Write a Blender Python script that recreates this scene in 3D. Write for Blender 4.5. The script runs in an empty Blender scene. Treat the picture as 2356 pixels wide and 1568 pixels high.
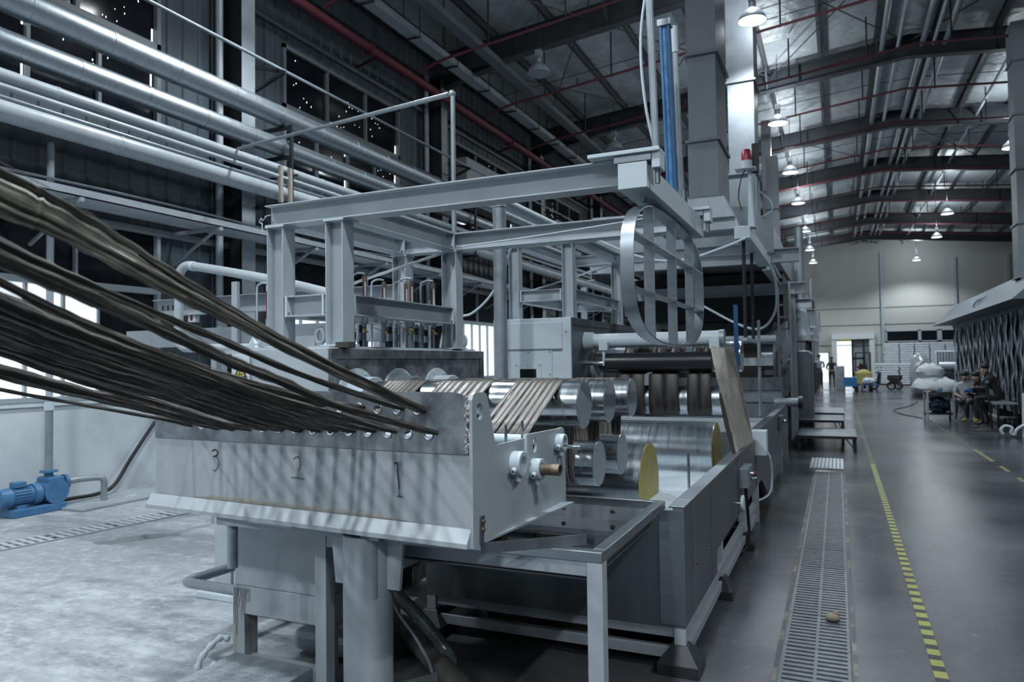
import bpy, bmesh, math, random
from mathutils import Vector, Matrix
random.seed(7)
S = bpy.context.scene
COL = S.collection
R_ = math.radians
PI = math.pi

# ------------------------------------------------------------------ camera, world, exposure
cd = bpy.data.cameras.new('camera')
cam = bpy.data.objects.new('camera', cd)
COL.objects.link(cam)
yaw, pitch, roll, F = .421988, R_(1.75), -.013363, 1664.3
fw = Vector((-math.sin(yaw)*math.cos(pitch), math.cos(yaw)*math.cos(pitch), math.sin(pitch)))
rt = Vector((math.cos(yaw), math.sin(yaw), 0))
up = rt.cross(fw)
r2 = rt*math.cos(roll)+up*math.sin(roll)
u2 = -rt*math.sin(roll)+up*math.cos(roll)
M4 = Matrix((( r2.x, u2.x, -fw.x, 0), (r2.y, u2.y, -fw.y, 0), (r2.z, u2.z, -fw.z, 1.75), (0, 0, 0, 1)))
cam.matrix_world = M4
cd.sensor_width = 36
cd.lens = F/2356*36
cd.clip_end = 300
cd.clip_start = .05
cd.dof.use_dof = True
cd.dof.focus_distance = 4.2
cd.dof.aperture_fstop = 2.8
S.camera = cam
S.view_settings.view_transform = 'Standard'
S.view_settings.look = 'None'
S.view_settings.exposure = -0.66
S.view_settings.gamma = 1
S.view_settings.use_curve_mapping = False
S.cycles.use_denoising = True
S.cycles.max_bounces = 6
S.cycles.diffuse_bounces = 3
S.cycles.glossy_bounces = 3
S.cycles.transmission_bounces = 4
S.cycles.sample_clamp_indirect = 4
S.cycles.caustics_reflective = False
S.cycles.caustics_refractive = False

W = bpy.data.worlds.new('world')
S.world = W
W.use_nodes = True
bg = W.node_tree.nodes['Background']
bg.inputs[0].default_value = (.80, .91, 1.0, 1)
bg.inputs[1].default_value = 2.4

def area(name, loc, rot, sx, sy, power, color=(.82, .92, 1)):
    l = bpy.data.lights.new(name, 'AREA')
    l.shape = 'RECTANGLE'
    l.size, l.size_y, l.energy, l.color = sx, sy, power, color
    o = bpy.data.objects.new(name, l)
    o.location = loc
    o.rotation_euler = rot
    COL.objects.link(o)
    return o

# daylight entering through the low windows of the left wall (outside the glass, pointing in)
DAYLIGHT = 1000
BAY = 6.7
COLY = [-10.9+BAY*i for i in range(12)]
for i, y0 in enumerate(COLY[:9]):
    area('daylight', (-9.75, y0+2.9, 2.1), (0, R_(-90), 0), 1.4, 3.4, DAYLIGHT)

LAMP_ON = 2300
ROOF_FILL = 210  # power of the added lights that lift the roof

# ------------------------------------------------------------------ materials
def nodes(name):
    m = bpy.data.materials.new(name)
    m.use_nodes = True
    nt = m.node_tree
    return m, nt, nt.nodes['Principled BSDF']

def setc(inp, c):
    inp.default_value = (*c, 1) if len(c) == 3 else c

def mat(name, c, rough=.5, metal=0, c2=None, scale=4, stretch=(1, 1, 1), bump=0, bscale=60, detail=6, lo=.35, hi=.65,
        rough2=None, emit=None, estr=0, uv=False, spec=.5, alpha=None):
    m, nt, b = nodes(name)
    L = nt.links
    b.inputs['Roughness'].default_value = rough
    b.inputs['Metallic'].default_value = metal
    b.inputs['Specular IOR Level'].default_value = spec
    setc(b.inputs['Base Color'], c)
    if c2 is not None or bump or rough2 is not None:
        tc = nt.nodes.new('ShaderNodeTexCoord')
        mp = nt.nodes.new('ShaderNodeMapping')
        mp.inputs['Scale'].default_value = stretch
        L.new(tc.outputs['UV' if uv else 'Object'], mp.inputs[0])
    if c2 is not None or rough2 is not None:
        n = nt.nodes.new('ShaderNodeTexNoise')
        n.inputs['Scale'].default_value = scale
        n.inputs['Detail'].default_value = detail
        n.inputs['Roughness'].default_value = .62
        L.new(mp.outputs[0], n.inputs[0])
        mr = nt.nodes.new('ShaderNodeMapRange')
        mr.inputs[1].default_value = lo
        mr.inputs[2].default_value = hi
        L.new(n.outputs[0], mr.inputs[0])
        if c2 is not None:
            mx = nt.nodes.new('ShaderNodeMix')
            mx.data_type = 'RGBA'
            setc(mx.inputs[6], c)
            setc(mx.inputs[7], c2)
            L.new(mr.outputs[0], mx.inputs[0])
            L.new(mx.outputs[2], b.inputs['Base Color'])
        if rough2 is not None:
            m2 = nt.nodes.new('ShaderNodeMapRange')
            m2.inputs[3].default_value = rough
            m2.inputs[4].default_value = rough2
            L.new(mr.outputs[0], m2.inputs[0])
            L.new(m2.outputs[0], b.inputs['Roughness'])
    if bump:
        n2 = nt.nodes.new('ShaderNodeTexNoise')
        n2.inputs['Scale'].default_value = bscale
        n2.inputs['Detail'].default_value = 4
        L.new(mp.outputs[0], n2.inputs[0])
        bp = nt.nodes.new('ShaderNodeBump')
        bp.inputs['Strength'].default_value = bump
        bp.inputs['Distance'].default_value = .01
        L.new(n2.outputs[0], bp.inputs['Height'])
        L.new(bp.outputs[0], b.inputs['Normal'])
    if emit is not None:
        setc(b.inputs['Emission Color'], emit)
        b.inputs['Emission Strength'].default_value = estr
    if alpha is not None:
        b.inputs['Alpha'].default_value = alpha
    return m

PAINT = mat('painted_steel', (.37, .415, .45), .42, c2=(.45, .495, .53), scale=2.2, bump=.08, bscale=25)
PAINT_D = mat('dull_painted_steel', (.30, .34, .375), .5, c2=(.38, .42, .455), scale=3, bump=.08)
PAINT_W = mat('pale_painted_steel', (.52, .60, .66), .42, c2=(.57, .65, .70), scale=2)
BOXP = mat('shadow_streak_box_paint', (.36, .395, .425), .5, c2=(.44, .475, .505), scale=3, stretch=(2.2, 2.2, .35), bump=.1, bscale=30)  # streaks in the colour imitate shadows the tows cast on the box
STAIN = mat('rust_run_paint', (.36, .40, .43), .5, c2=(.30, .26, .18), scale=9, stretch=(3, 3, .12), lo=.5, hi=.62)
RAW = mat('raw_stained_steel', (.13, .14, .155), .38, metal=.7, c2=(.34, .37, .40), scale=7, rough2=.55, bump=.05)
STEEL = mat('brushed_steel', (.50, .55, .59), .30, metal=1, c2=(.38, .42, .46), scale=2.5, stretch=(1, 1, 8), rough2=.42)
STEEL_P = mat('panel_steel', (.135, .155, .175), .38, metal=.65, c2=(.20, .22, .24), scale=3, stretch=(3, 3, .3), rough2=.5)
CHROME = mat('polished_roll_steel', (.62, .67, .71), .16, metal=1, c2=(.52, .57, .61), scale=5, stretch=(6, .5, .5), rough2=.28)
ROLLEND = mat('roll_end_steel', (.36, .40, .44), .5, metal=.3, c2=(.38, .43, .47), scale=5)
GALV = mat('galvanised_sheet', (.27, .31, .345), .40, metal=.45, c2=(.34, .38, .415), scale=5, rough2=.5, bump=.03)
JACKET = mat('aluminium_pipe_jacket', (.52, .57, .61), .34, metal=.95, c2=(.42, .47, .51), scale=3, stretch=(1, 9, 1), rough2=.46, bump=.06, bscale=30)
WPIPE = mat('white_lagged_pipe', (.46, .51, .55), .34, c2=(.38, .43, .47), scale=3)
GPIPE = mat('grey_pipe', (.34, .39, .43), .4, metal=.4, c2=(.26, .30, .33), scale=5)
DARK = mat('dark_steel', (.022, .026, .032), .5, metal=.2)
RAFT = mat('rafter_paint', (.026, .030, .036), .5, c2=(.040, .046, .054), scale=2)
PURL = mat('purlin_steel', (.05, .057, .066), .5)
BLACK = mat('black_rubber', (.012, .013, .015), .5)
BRUB = mat('roller_rubber', (.012, .015, .020), .30)
RED = mat('red_paint', (.12, .018, .030), .6)
DRED = mat('dull_red_pipe', (.10, .022, .030), .55)
BLUE = mat('blue_paint', (.045, .145, .30), .42, c2=(.07, .19, .36), scale=8, bump=.05)
BLUEC = mat('blue_cylinder_paint', (.05, .17, .38), .3, c2=(.14, .29, .50), scale=14)
DBLUE = mat('deep_blue_paint', (.01, .07, .20), .5)
YEL = mat('yellow_end_paint', (.40, .33, .06), .55, c2=(.30, .27, .13), scale=7, bump=.1)
YTAPE = mat('yellow_tape', (.30, .31, .06), .6, c2=(.24, .25, .07), scale=30)
BTAPE = mat('black_tape', (.02, .025, .03), .6)
CLAD = mat('wall_cladding', (.048, .064, .077), .42, c2=(.082, .103, .12), scale=1.4, stretch=(1.5, 1.5, .12), spec=.4)
CLAD_L = mat('lit_cladding', (.12, .15, .17), .42, c2=(.16, .19, .21), scale=1.4, stretch=(1.5, 1.5, .12))
PLAST = mat('plastered_masonry', (.50, .56, .60), .8, c2=(.62, .68, .72), scale=1.3, bump=.25, bscale=14)
FRAME = mat('window_frame_paint', (.16, .19, .21), .45)
FRAMEL = mat('pale_window_frame', (.36, .41, .45), .45)
WGLASS = mat('bright_window_glass', (.9, .95, 1), .1, emit=(.86, .94, 1), estr=1.5)
DGLASS = mat('dark_film_glass', (.006, .008, .012), .10, c2=(.012, .015, .020), scale=3, spec=.3)
PINH = mat('daylight_gap', (1, 1, 1), .5, emit=(.85, .93, 1), estr=3.5)
LENS = mat('lamp_glow', (1, 1, 1), .5, emit=(.90, .96, 1), estr=9)
SHADE = mat('lamp_shade', (.45, .50, .54), .35, metal=.3)
LENSOFF = mat('unlit_lamp_glass', (.30, .34, .37), .3)
DUCT = mat('dull_duct_sheet', (.17, .195, .22), .42, metal=.35, c2=(.215, .24, .265), scale=2, rough2=.52)
FOIL = mat('foil_strip', (.55, .62, .68), .22, metal=.9, c2=(.35, .40, .45), scale=3, stretch=(3, 3, .4), bump=.5, bscale=9)
HOODM = mat('hood_sheet', (.13, .16, .185), .45, metal=.3)
CREAM = mat('far_wall_panel', (.40, .41, .40), .7, c2=(.44, .44, .42), scale=.5)
WHITE = mat('white_sack', (.62, .68, .73), .6, c2=(.50, .56, .60), scale=4)
TARP = mat('grey_white_tarp', (.42, .46, .48), .6, c2=(.52, .56, .58), scale=3, bump=.6, bscale=3)
WOOD = mat('weathered_board', (.42, .40, .36), .7, c2=(.26, .24, .21), scale=5, stretch=(6, 6, .5), lo=.45, hi=.75, bump=.15)
BARK = mat('dark_board_edge', (.06, .055, .05), .9)
RUST = mat('rusty_tube', (.16, .11, .08), .5, metal=.5, c2=(.26, .22, .18), scale=20)
RUBMAT = mat('ribbed_platform_top', (.085, .105, .125), .5, c2=(.11, .13, .15), scale=6)
PLATE = mat('checker_plate', (.27, .30, .33), .45, metal=.35, c2=(.42, .46, .49), scale=5)
CARDB = mat('stained_cloth', (.26, .22, .17), .8, c2=(.14, .12, .10), scale=9)
HOSE = mat('clear_ribbed_hose', (.16, .19, .20), .25, c2=(.20, .24, .25), scale=30, spec=.8)
SKIN = mat('skin', (.42, .27, .20), .6)
HAIR = mat('black_hair', (.012, .012, .014), .6)
SHW = mat('white_shirt', (.50, .53, .56), .8)
SHG = mat('striped_grey_shirt', (.34, .37, .39), .8, c2=(.18, .20, .22), scale=14, stretch=(2, 2, .05))
SHK = mat('dark_shirt', (.016, .018, .022), .8)
TRO = mat('dark_trousers', (.035, .045, .060), .8)
TRK = mat('black_trousers', (.012, .012, .015), .8)
JEAN = mat('washed_jeans', (.20, .25, .30), .8)
YSHOE = mat('yellow_shoe', (.40, .30, .10), .7)
FOAM = mat('foam_liquid', (.66, .74, .80), .25, c2=(.50, .58, .64), scale=2.2, bump=.1, bscale=5)
WATER = mat('tray_water', (.010, .013, .016), .04, spec=.8)
PUD = mat('puddle_water', (.16, .18, .19), .05)
INK = mat('marker_ink', (.02, .03, .035), .7)
SIGNW = mat('sign_white', (.60, .64, .68), .5)
SIGNY = mat('sign_yellow', (.48, .44, .05), .5)
PINK = mat('pink_yarn_glimpse', (.35, .05, .10), .6)
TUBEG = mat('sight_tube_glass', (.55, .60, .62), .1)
TUBER = mat('red_float_liquid', (.16, .012, .03), .2)
SAND = mat('seal_putty', (.30, .26, .20), .8)
OCHRE = mat('ochre_residue', (.36, .31, .23), .7, c2=(.38, .37, .35), scale=18)

def web_mat(name, ca, cb, cc, su, sv, rough):
    m, nt, b = nodes(name)
    L = nt.links
    tc = nt.nodes.new('ShaderNodeTexCoord')
    mp = nt.nodes.new('ShaderNodeMapping')
    mp.inputs['Scale'].default_value = (su, sv, 1)
    L.new(tc.outputs['UV'], mp.inputs[0])
    n = nt.nodes.new('ShaderNodeTexNoise')
    n.inputs['Scale'].default_value = 1
    n.inputs['Detail'].default_value = 7
    n.inputs['Roughness'].default_value = .65
    L.new(mp.outputs[0], n.inputs[0])
    cr = nt.nodes.new('ShaderNodeValToRGB')
    e = cr.color_ramp.elements
    e[0].position, e[1].position = .40, .62
    e[0].color, e[1].color = (*ca, 1), (*cc, 1)
    k = e.new(.52)
    k.color = (*cb, 1)
    L.new(n.outputs[0], cr.inputs[0])
    L.new(cr.outputs[0], b.inputs['Base Color'])
    bp = nt.nodes.new('ShaderNodeBump')
    bp.inputs['Strength'].default_value = .55
    bp.inputs['Distance'].default_value = .004
    L.new(n.outputs[0], bp.inputs['Height'])
    L.new(bp.outputs[0], b.inputs['Normal'])
    b.inputs['Roughness'].default_value = rough
    return m
TOW = web_mat('dark_tow_fibre', (.009, .009, .008), (.026, .024, .021), (.20, .185, .155), 15, 4, .6)
TOWL = web_mat('pale_dusty_tow_fibre', (.04, .037, .032), (.22, .21, .17), (.62, .60, .50), 13, 3.2, .75)
WEB = web_mat('wet_tow_band', (.07, .062, .055), (.17, .155, .14), (.34, .325, .30), 14, 3, .34)
WEBD = web_mat('dark_tow_band', (.016, .013, .012), (.030, .025, .023), (.05, .043, .040), 12, 2, .42)

def floor_mat():
    m, nt, b = nodes('shop_floor')
    L = nt.links
    N = nt.nodes.new
    tc = N('ShaderNodeTexCoord')
    sx = N('ShaderNodeSeparateXYZ')
    L.new(tc.outputs['Object'], sx.inputs[0])
    def noise(sc, det, st=(1, 1, 1), r=.6):
        mp = N('ShaderNodeMapping')
        mp.inputs['Scale'].default_value = st
        L.new(tc.outputs['Object'], mp.inputs[0])
        n = N('ShaderNodeTexNoise')
        n.inputs['Scale'].default_value = sc
        n.inputs['Detail'].default_value = det
        n.inputs['Roughness'].default_value = r
        L.new(mp.outputs[0], n.inputs[0])
        return n.outputs[0]
    def mr(v, a, b_, c=0, d=1):
        k = N('ShaderNodeMapRange')
        k.inputs[1].default_value, k.inputs[2].default_value = a, b_
        k.inputs[3].default_value, k.inputs[4].default_value = c, d
        L.new(v, k.inputs[0])
        return k.outputs[0]
    def mix(f, a, b_):
        k = N('ShaderNodeMix')
        k.data_type = 'RGBA'
        L.new(f, k.inputs[0])
        for i, v in ((6, a), (7, b_)):
            if isinstance(v, tuple):
                setc(k.inputs[i], v)
            else:
                L.new(v, k.inputs[i])
        return k.outputs[2]
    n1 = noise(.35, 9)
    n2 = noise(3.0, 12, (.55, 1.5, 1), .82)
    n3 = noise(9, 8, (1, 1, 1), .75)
    # bare dusty concrete on the window side, daylight painted into its paler tone
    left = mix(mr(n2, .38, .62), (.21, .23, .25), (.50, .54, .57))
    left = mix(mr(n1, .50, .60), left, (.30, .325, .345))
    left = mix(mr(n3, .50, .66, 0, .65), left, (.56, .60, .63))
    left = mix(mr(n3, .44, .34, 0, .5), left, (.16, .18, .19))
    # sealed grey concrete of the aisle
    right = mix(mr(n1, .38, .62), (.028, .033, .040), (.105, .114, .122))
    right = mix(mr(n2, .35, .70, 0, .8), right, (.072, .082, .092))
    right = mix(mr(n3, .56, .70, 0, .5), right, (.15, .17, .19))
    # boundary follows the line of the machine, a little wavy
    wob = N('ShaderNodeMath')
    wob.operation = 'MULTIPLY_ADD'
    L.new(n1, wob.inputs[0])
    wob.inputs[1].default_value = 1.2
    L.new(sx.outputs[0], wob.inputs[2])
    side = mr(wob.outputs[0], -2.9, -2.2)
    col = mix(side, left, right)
    L.new(col, b.inputs['Base Color'])
    rl = mr(n2, .35, .65, .42, .70)
    rr = mr(n1, .35, .65, .13, .26)
    rm = N('ShaderNodeMix')
    L.new(side, rm.inputs[0])
    L.new(rl, rm.inputs[2])
    L.new(rr, rm.inputs[3])
    L.new(rm.outputs[0], b.inputs['Roughness'])
    b.inputs['Specular IOR Level'].default_value = .24
    bp = N('ShaderNodeBump')
    bp.inputs['Strength'].default_value = .18
    bp.inputs['Distance'].default_value = .01
    L.new(n2, bp.inputs['Height'])
    L.new(bp.outputs[0], b.inputs['Normal'])
    return m
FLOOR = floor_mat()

def roof_mat():
    m, nt, b = nodes('quilted_roof_insulation')
    L = nt.links
    N = nt.nodes.new
    tc = N('ShaderNodeTexCoord')
    mp = N('ShaderNodeMapping')
    mp.inputs['Rotation'].default_value = (0, 0, R_(45))
    mp.inputs['Scale'].default_value = (3.2, 3.2, 3.2)
    L.new(tc.outputs['Object'], mp.inputs[0])
    br = N('ShaderNodeTexBrick')
    br.offset = 0
    br.inputs['Scale'].default_value = 1
    br.inputs['Mortar Size'].default_value = .03
    br.inputs['Mortar Smooth'].default_value = .8
    br.inputs['Brick Width'].default_value = 1
    br.inputs['Row Height'].default_value = 1
    setc(br.inputs['Color1'], (.40, .44, .46))
    setc(br.inputs['Color2'], (.46, .50, .52))
    setc(br.inputs['Mortar'], (.24, .27, .29))
    L.new(mp.outputs[0], br.inputs[0])
    L.new(br.outputs[0], b.inputs['Base Color'])
    n = N('ShaderNodeTexNoise')
    n.inputs['Scale'].default_value = 2.5
    n.inputs['Detail'].default_value = 5
    L.new(tc.outputs['Object'], n.inputs[0])
    bp = N('ShaderNodeBump')
    bp.inputs['Strength'].default_value = .8
    bp.inputs['Distance'].default_value = .08
    L.new(n.outputs[0], bp.inputs['Height'])
    L.new(bp.outputs[0], b.inputs['Normal'])
    b.inputs['Roughness'].default_value = .45
    b.inputs['Metallic'].default_value = .2
    return m
ROOF = roof_mat()

# ------------------------------------------------------------------ mesh builder
class MB:
    def __init__(s):
        s.v, s.f, s.uv, s.mi = [], [], {}, []
        s.m = 0
    def face(s, idx, uvs=None):
        s.f.append(tuple(idx))
        s.mi.append(s.m)
        if uvs:
            s.uv[len(s.f)-1] = uvs
    def pts(s, L):
        n = len(s.v)
        s.v.extend(tuple(p) for p in L)
        return n
    def box(s, x0, x1, y0, y1, z0, z1):
        n = s.pts([(x0, y0, z0), (x1, y0, z0), (x1, y1, z0), (x0, y1, z0), (x0, y0, z1), (x1, y0, z1), (x1, y1, z1), (x0, y1, z1)])
        for q in ((0, 3, 2, 1), (4, 5, 6, 7), (0, 1, 5, 4), (1, 2, 6, 5), (2, 3, 7, 6), (3, 0, 4, 7)):
            s.face([n+i for i in q])
        return s
    def bar(s, a, b, w, h, up=(0, 0, 1)):
        a, b = Vector(a), Vector(b)
        d = (b-a).normalized()
        u = Vector(up)
        if abs(d.dot(u)) > .98:
            u = Vector((0, 1, 0))
        x = d.cross(u).normalized()*w/2
        y = x.cross(d).normalized()*h/2
        L = []
        for p in (a, b):
            L += [p-x-y, p+x-y, p+x+y, p-x+y]
        n = s.pts(L)
        for q in ((0, 1, 2, 3), (7, 6, 5, 4), (0, 4, 5, 1), (1, 5, 6, 2), (2, 6, 7, 3), (3, 7, 4, 0)):
            s.face([n+i for i in q])
        return s
    def cyl(s, a, b, r, n=20, r2=None, caps=True):
        return s.tube([a, b], [r, r if r2 is None else r2], n, caps)
    def tube(s, P, r, n=10, caps=True, flat=None, lobes=None):
        P = [Vector(p) for p in P]
        k = len(P)
        rr = r if isinstance(r, (list, tuple)) else [r]*k
        base = len(s.v)
        x = None
        dist = 0
        V = []
        for i, p in enumerate(P):
            d = (P[min(i+1, k-1)]-P[max(i-1, 0)]).normalized()
            if x is None:
                u = Vector((0, 0, 1)) if abs(d.z) < .9 else Vector((0, 1, 0))
                x = d.cross(u).normalized()
            else:
                x = (x-d*x.dot(d)).normalized()
            y = d.cross(x)
            if i:
                dist += (P[i]-P[i-1]).length
            V.append(dist)
            for j in range(n):
                t = 2*PI*j/n
                q = rr[i]
                if lobes:
                    q *= 1+lobes[0]*math.cos(lobes[1]*t+dist*lobes[2])
                fx = flat if flat else 1
                s.v.append(tuple(p+x*math.cos(t)*q*fx+y*math.sin(t)*q))
        for i in range(k-1):
            for j in range(n):
                j2 = (j+1) % n
                s.face((base+i*n+j, base+i*n+j2, base+(i+1)*n+j2, base+(i+1)*n+j),
                       ((j/n, V[i]), ((j+1)/n, V[i]), ((j+1)/n, V[i+1]), (j/n, V[i+1])))
        if caps:
            s.face([base+j for j in range(n)][::-1])
            s.face([base+(k-1)*n+j for j in range(n)])
        return s
    def ring(s, c, axis, R, r, n=24, m=8):
        c, ax = Vector(c), Vector(axis).normalized()
        u = ax.orthogonal().normalized()
        w = ax.cross(u)
        base = len(s.v)
        for i in range(n):
            t = 2*PI*i/n
            d = u*math.cos(t)+w*math.sin(t)
            for j in range(m):
                q = 2*PI*j/m
                s.v.append(tuple(c+d*(R+r*math.cos(q))+ax*r*math.sin(q)))
        for i in range(n):
            for j in range(m):
                a, b = base+i*m+j, base+i*m+(j+1) % m
                cc, dd = base+((i+1) % n)*m+(j+1) % m, base+((i+1) % n)*m+j
                s.face((a, b, cc, dd))
        return s
    def pipe(s, a, b, R, r, n=20):
        """hollow tube with wall"""
        a, b = Vector(a), Vector(b)
        d = (b-a).normalized()
        u = d.orthogonal().normalized()
        w = d.cross(u)
        base = len(s.v)
        for p, q in ((a, R), (b, R), (b, r), (a, r)):
            for i in range(n):
                t = 2*PI*i/n
                s.v.append(tuple(p+(u*math.cos(t)+w*math.sin(t))*q))
        for k in range(4):
            for i in range(n):
                j = (i+1) % n
                k2 = (k+1) % 4
                s.face((base+k*n+i, base+k*n+j, base+k2*n+j, base+k2*n+i))
        return s
    def sph(s, c, r, n=12, m=8, sc=(1, 1, 1)):
        c = Vector(c)
        base = len(s.v)
        s.v.append((c.x, c.y, c.z+r*sc[2]))
        for i in range(1, m):
            for j in range(n):
                a, t = PI*i/m, 2*PI*j/n
                s.v.append((c.x+r*sc[0]*math.sin(a)*math.cos(t), c.y+r*sc[1]*math.sin(a)*math.sin(t), c.z+r*sc[2]*math.cos(a)))
        s.v.append((c.x, c.y, c.z-r*sc[2]))
        e = len(s.v)-1
        for j in range(n):
            s.face((base, base+1+j, base+1+(j+1) % n))
            s.face((e, base+1+(m-2)*n+(j+1) % n, base+1+(m-2)*n+j))
        for i in range(m-2):
            for j in range(n):
                j2 = (j+1) % n
                s.face((base+1+i*n+j, base+1+(i+1)*n+j, base+1+(i+1)*n+j2, base+1+i*n+j2))
        return s
    def prism(s, poly, d):
        """poly: list of 3D points, d: extrusion vector"""
        k = len(poly)
        d = Vector(d)
        n = s.pts([Vector(p) for p in poly]+[Vector(p)+d for p in poly])
        s.face([n+i for i in range(k)][::-1])
        s.face([n+k+i for i in range(k)])
        for i in range(k):
            j = (i+1) % k
            s.face((n+i, n+j, n+k+j, n+k+i))
        return s
    def lathe(s, c, axis, prof, n=24):
        c, ax = Vector(c), Vector(axis).normalized()
        u = ax.orthogonal().normalized()
        w = ax.cross(u)
        base = len(s.v)
        for h, r in prof:
            for i in range(n):
                t = 2*PI*i/n
                s.v.append(tuple(c+ax*h+(u*math.cos(t)+w*math.sin(t))*r))
        for k in range(len(prof)-1):
            for i in range(n):
                j = (i+1) % n
                s.face((base+k*n+i, base+k*n+j, base+(k+1)*n+j, base+(k+1)*n+i))
        if prof[0][1] > 1e-5:
            s.face([base+i for i in range(n)][::-1])
        if prof[-1][1] > 1e-5:
            s.face([base+(len(prof)-1)*n+i for i in range(n)])
        return s
    def hbeam(s, a, b, h, w, t=.009, tw=.007, up=(0, 0, 1)):
        """I section from a to b (a, b on the section centre), depth h along up, flange width w"""
        a, b, u = Vector(a), Vector(b), Vector(up)
        d = (b-a).normalized()
        x = d.cross(u).normalized()
        u = x.cross(d).normalized()
        for sg in (-1, 1):
            o = u*(h/2-t/2)*sg
            s.bar(a+o, b+o, w, t, u)
        s.bar(a, b, tw, h-2*t, u)
        return s
    def build(s, name, m, parent=None, smooth=None, bevel=0, loc=None, kind=None):
        me = bpy.data.meshes.new(name)
        me.from_pydata(s.v, [], s.f)
        for q in (m if isinstance(m, (list, tuple)) else [m]):
            me.materials.append(q)
        if any(s.mi):
            me.polygons.foreach_set('material_index', s.mi)
        if s.uv:
            ul = me.uv_layers.new(name='UVMap').data
            for i, p in enumerate(me.polygons):
                u = s.uv.get(i)
                if u:
                    for k, li in enumerate(p.loop_indices):
                        ul[li].uv = u[k]
        bm = bmesh.new()
        bm.from_mesh(me)
        bmesh.ops.recalc_face_normals(bm, faces=bm.faces)
        bm.to_mesh(me)
        bm.free()
        if smooth:
            me.polygons.foreach_set('use_smooth', [True]*len(me.polygons))
            me.set_sharp_from_angle(angle=R_(smooth))
        me.update()
        o = bpy.data.objects.new(name, me)
        COL.objects.link(o)
        if parent is not None:
            o.parent = parent
            if parent.name in WORLDLY:
                o.matrix_parent_inverse = WORLDLY[parent.name]
        if loc:
            o.location = loc
        if bevel:
            md = o.modifiers.new('edge', 'BEVEL')
            md.width = bevel
            md.segments = 2
            md.limit_method = 'ANGLE'
        if kind:
            o['kind'] = kind
        return o

def tag(o, label, cat, group=None):
    o['label'], o['category'] = label, cat
    if group:
        o['group'] = group
    return o
WORLDLY = {}
def thing(name, label, cat, loc=(0, 0, 0), group=None, rz=0, local=False):
    """an Empty at the thing's base; unless local, its parts are given in world coordinates"""
    o = bpy.data.objects.new(name, None)
    if not local:
        WORLDLY[o.name] = Matrix.Translation(-Vector(loc))
    o.empty_display_size = .1
    COL.objects.link(o)
    o.location = loc
    o.rotation_euler = (0, 0, rz)
    return tag(o, label, cat, group)
def struct(o, label=None):
    o['kind'] = 'structure'
    if label:
        o['label'] = label
    return o
def bx(name, m, p, x0, x1, y0, y1, z0, z1, bevel=0):
    return MB().box(x0, x1, y0, y1, z0, z1).build(name, m, p, bevel=bevel)
def cy(name, m, p, a, b, r, n=24, r2=None):
    return MB().cyl(a, b, r, n, r2).build(name, m, p, smooth=40)
def tb(name, m, p, P, r, n=10):
    return MB().tube(P, r, n).build(name, m, p, smooth=50)
def dup(root, loc=None, label=None, rz=None):
    r = root.copy()
    COL.objects.link(r)
    if loc is not None:
        r.location = loc
    if rz is not None:
        r.rotation_euler = (0, 0, rz)
    if label:
        r['label'] = label
    for ch in list(root.children):
        c = ch.copy()
        COL.objects.link(c)
        c.parent = r
        c.matrix_parent_inverse = ch.matrix_parent_inverse.copy()
        for g in ch.children:
            d = g.copy()
            COL.objects.link(d)
            d.parent = c
    return r
def smoothpath(P, per=6):
    """Catmull-Rom through the points"""
    P = [Vector(p) for p in P]
    Q = [P[0]*2-P[1]]+P+[P[-1]*2-P[-2]]
    out = []
    for i in range(1, len(Q)-2):
        a, b, c, d = Q[i-1:i+3]
        for k in range(per):
            t = k/per
            out.append(.5*((2*b)+(c-a)*t+(2*a-5*b+4*c-d)*t*t+(-a+3*b-3*c+d)*t**3))
    out.append(P[-1])
    return out

# ================================================================== THE SETTING
XL, XR, RIDGE, YN, YF = -9.45, 13.2, 2.0, -16.0, 60.0
def under(x):            # underside of the rafters
    return 8.93+.10*(x-XL) if x < RIDGE else 8.93+.10*(RIDGE-XL)-.10*(x-RIDGE)

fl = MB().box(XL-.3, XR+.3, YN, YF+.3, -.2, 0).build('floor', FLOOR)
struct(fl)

# left wall -----------------------------------------------------------------
wl = MB()
wl.box(XL-.24, XL, YN, YF, 0, 1.29)
wl.box(XL-.24, XL+.03, YN, YF, 1.27, 1.33)
wall_left = struct(wl.build('wall_left', PLAST))
def clad(name, w, h, mt):
    """ribbed sheet, w along y, h along z, ribs proud towards +x"""
    m = MB()
    k = max(2, round(w/.3))
    prof = [(0, 0)]
    for i in range(k):
        a = w*i/k
        d = w/k
        prof += [(a+.02*d, 0), (a+.40*d, 0), (a+.46*d, .028), (a+.60*d, .028), (a+.66*d, 0), (a+.97*d, 0)]
    prof.append((w, 0))
    n = m.pts([(x, y, 0) for y, x in prof]+[(x, y, h) for y, x in prof]+[(-.04, 0, 0), (-.04, w, 0), (-.04, w, h), (-.04, 0, h)])
    q = len(prof)
    for i in range(q-1):
        m.face((n+i, n+i+1, n+q+i+1, n+q+i))
    b = n+2*q
    m.face((b, b+3, b+2, b+1))
    m.face((n, n+q, b+3, b))
    m.face((n+q-1, b+1, b+2, n+2*q-1))
    return m.build(name, mt, wall_left)
protos = {}
def panel(y, w, z0, z1, mt=CLAD):
    key = (round(w, 3), round(z1-z0, 3), mt.name)
    if key not in protos:
        o = protos[key] = clad('cladding_panel', w, z1-z0, mt)
    else:
        o = protos[key].copy()
        COL.objects.link(o)
    o.location = (XL, y, z0)
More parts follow.
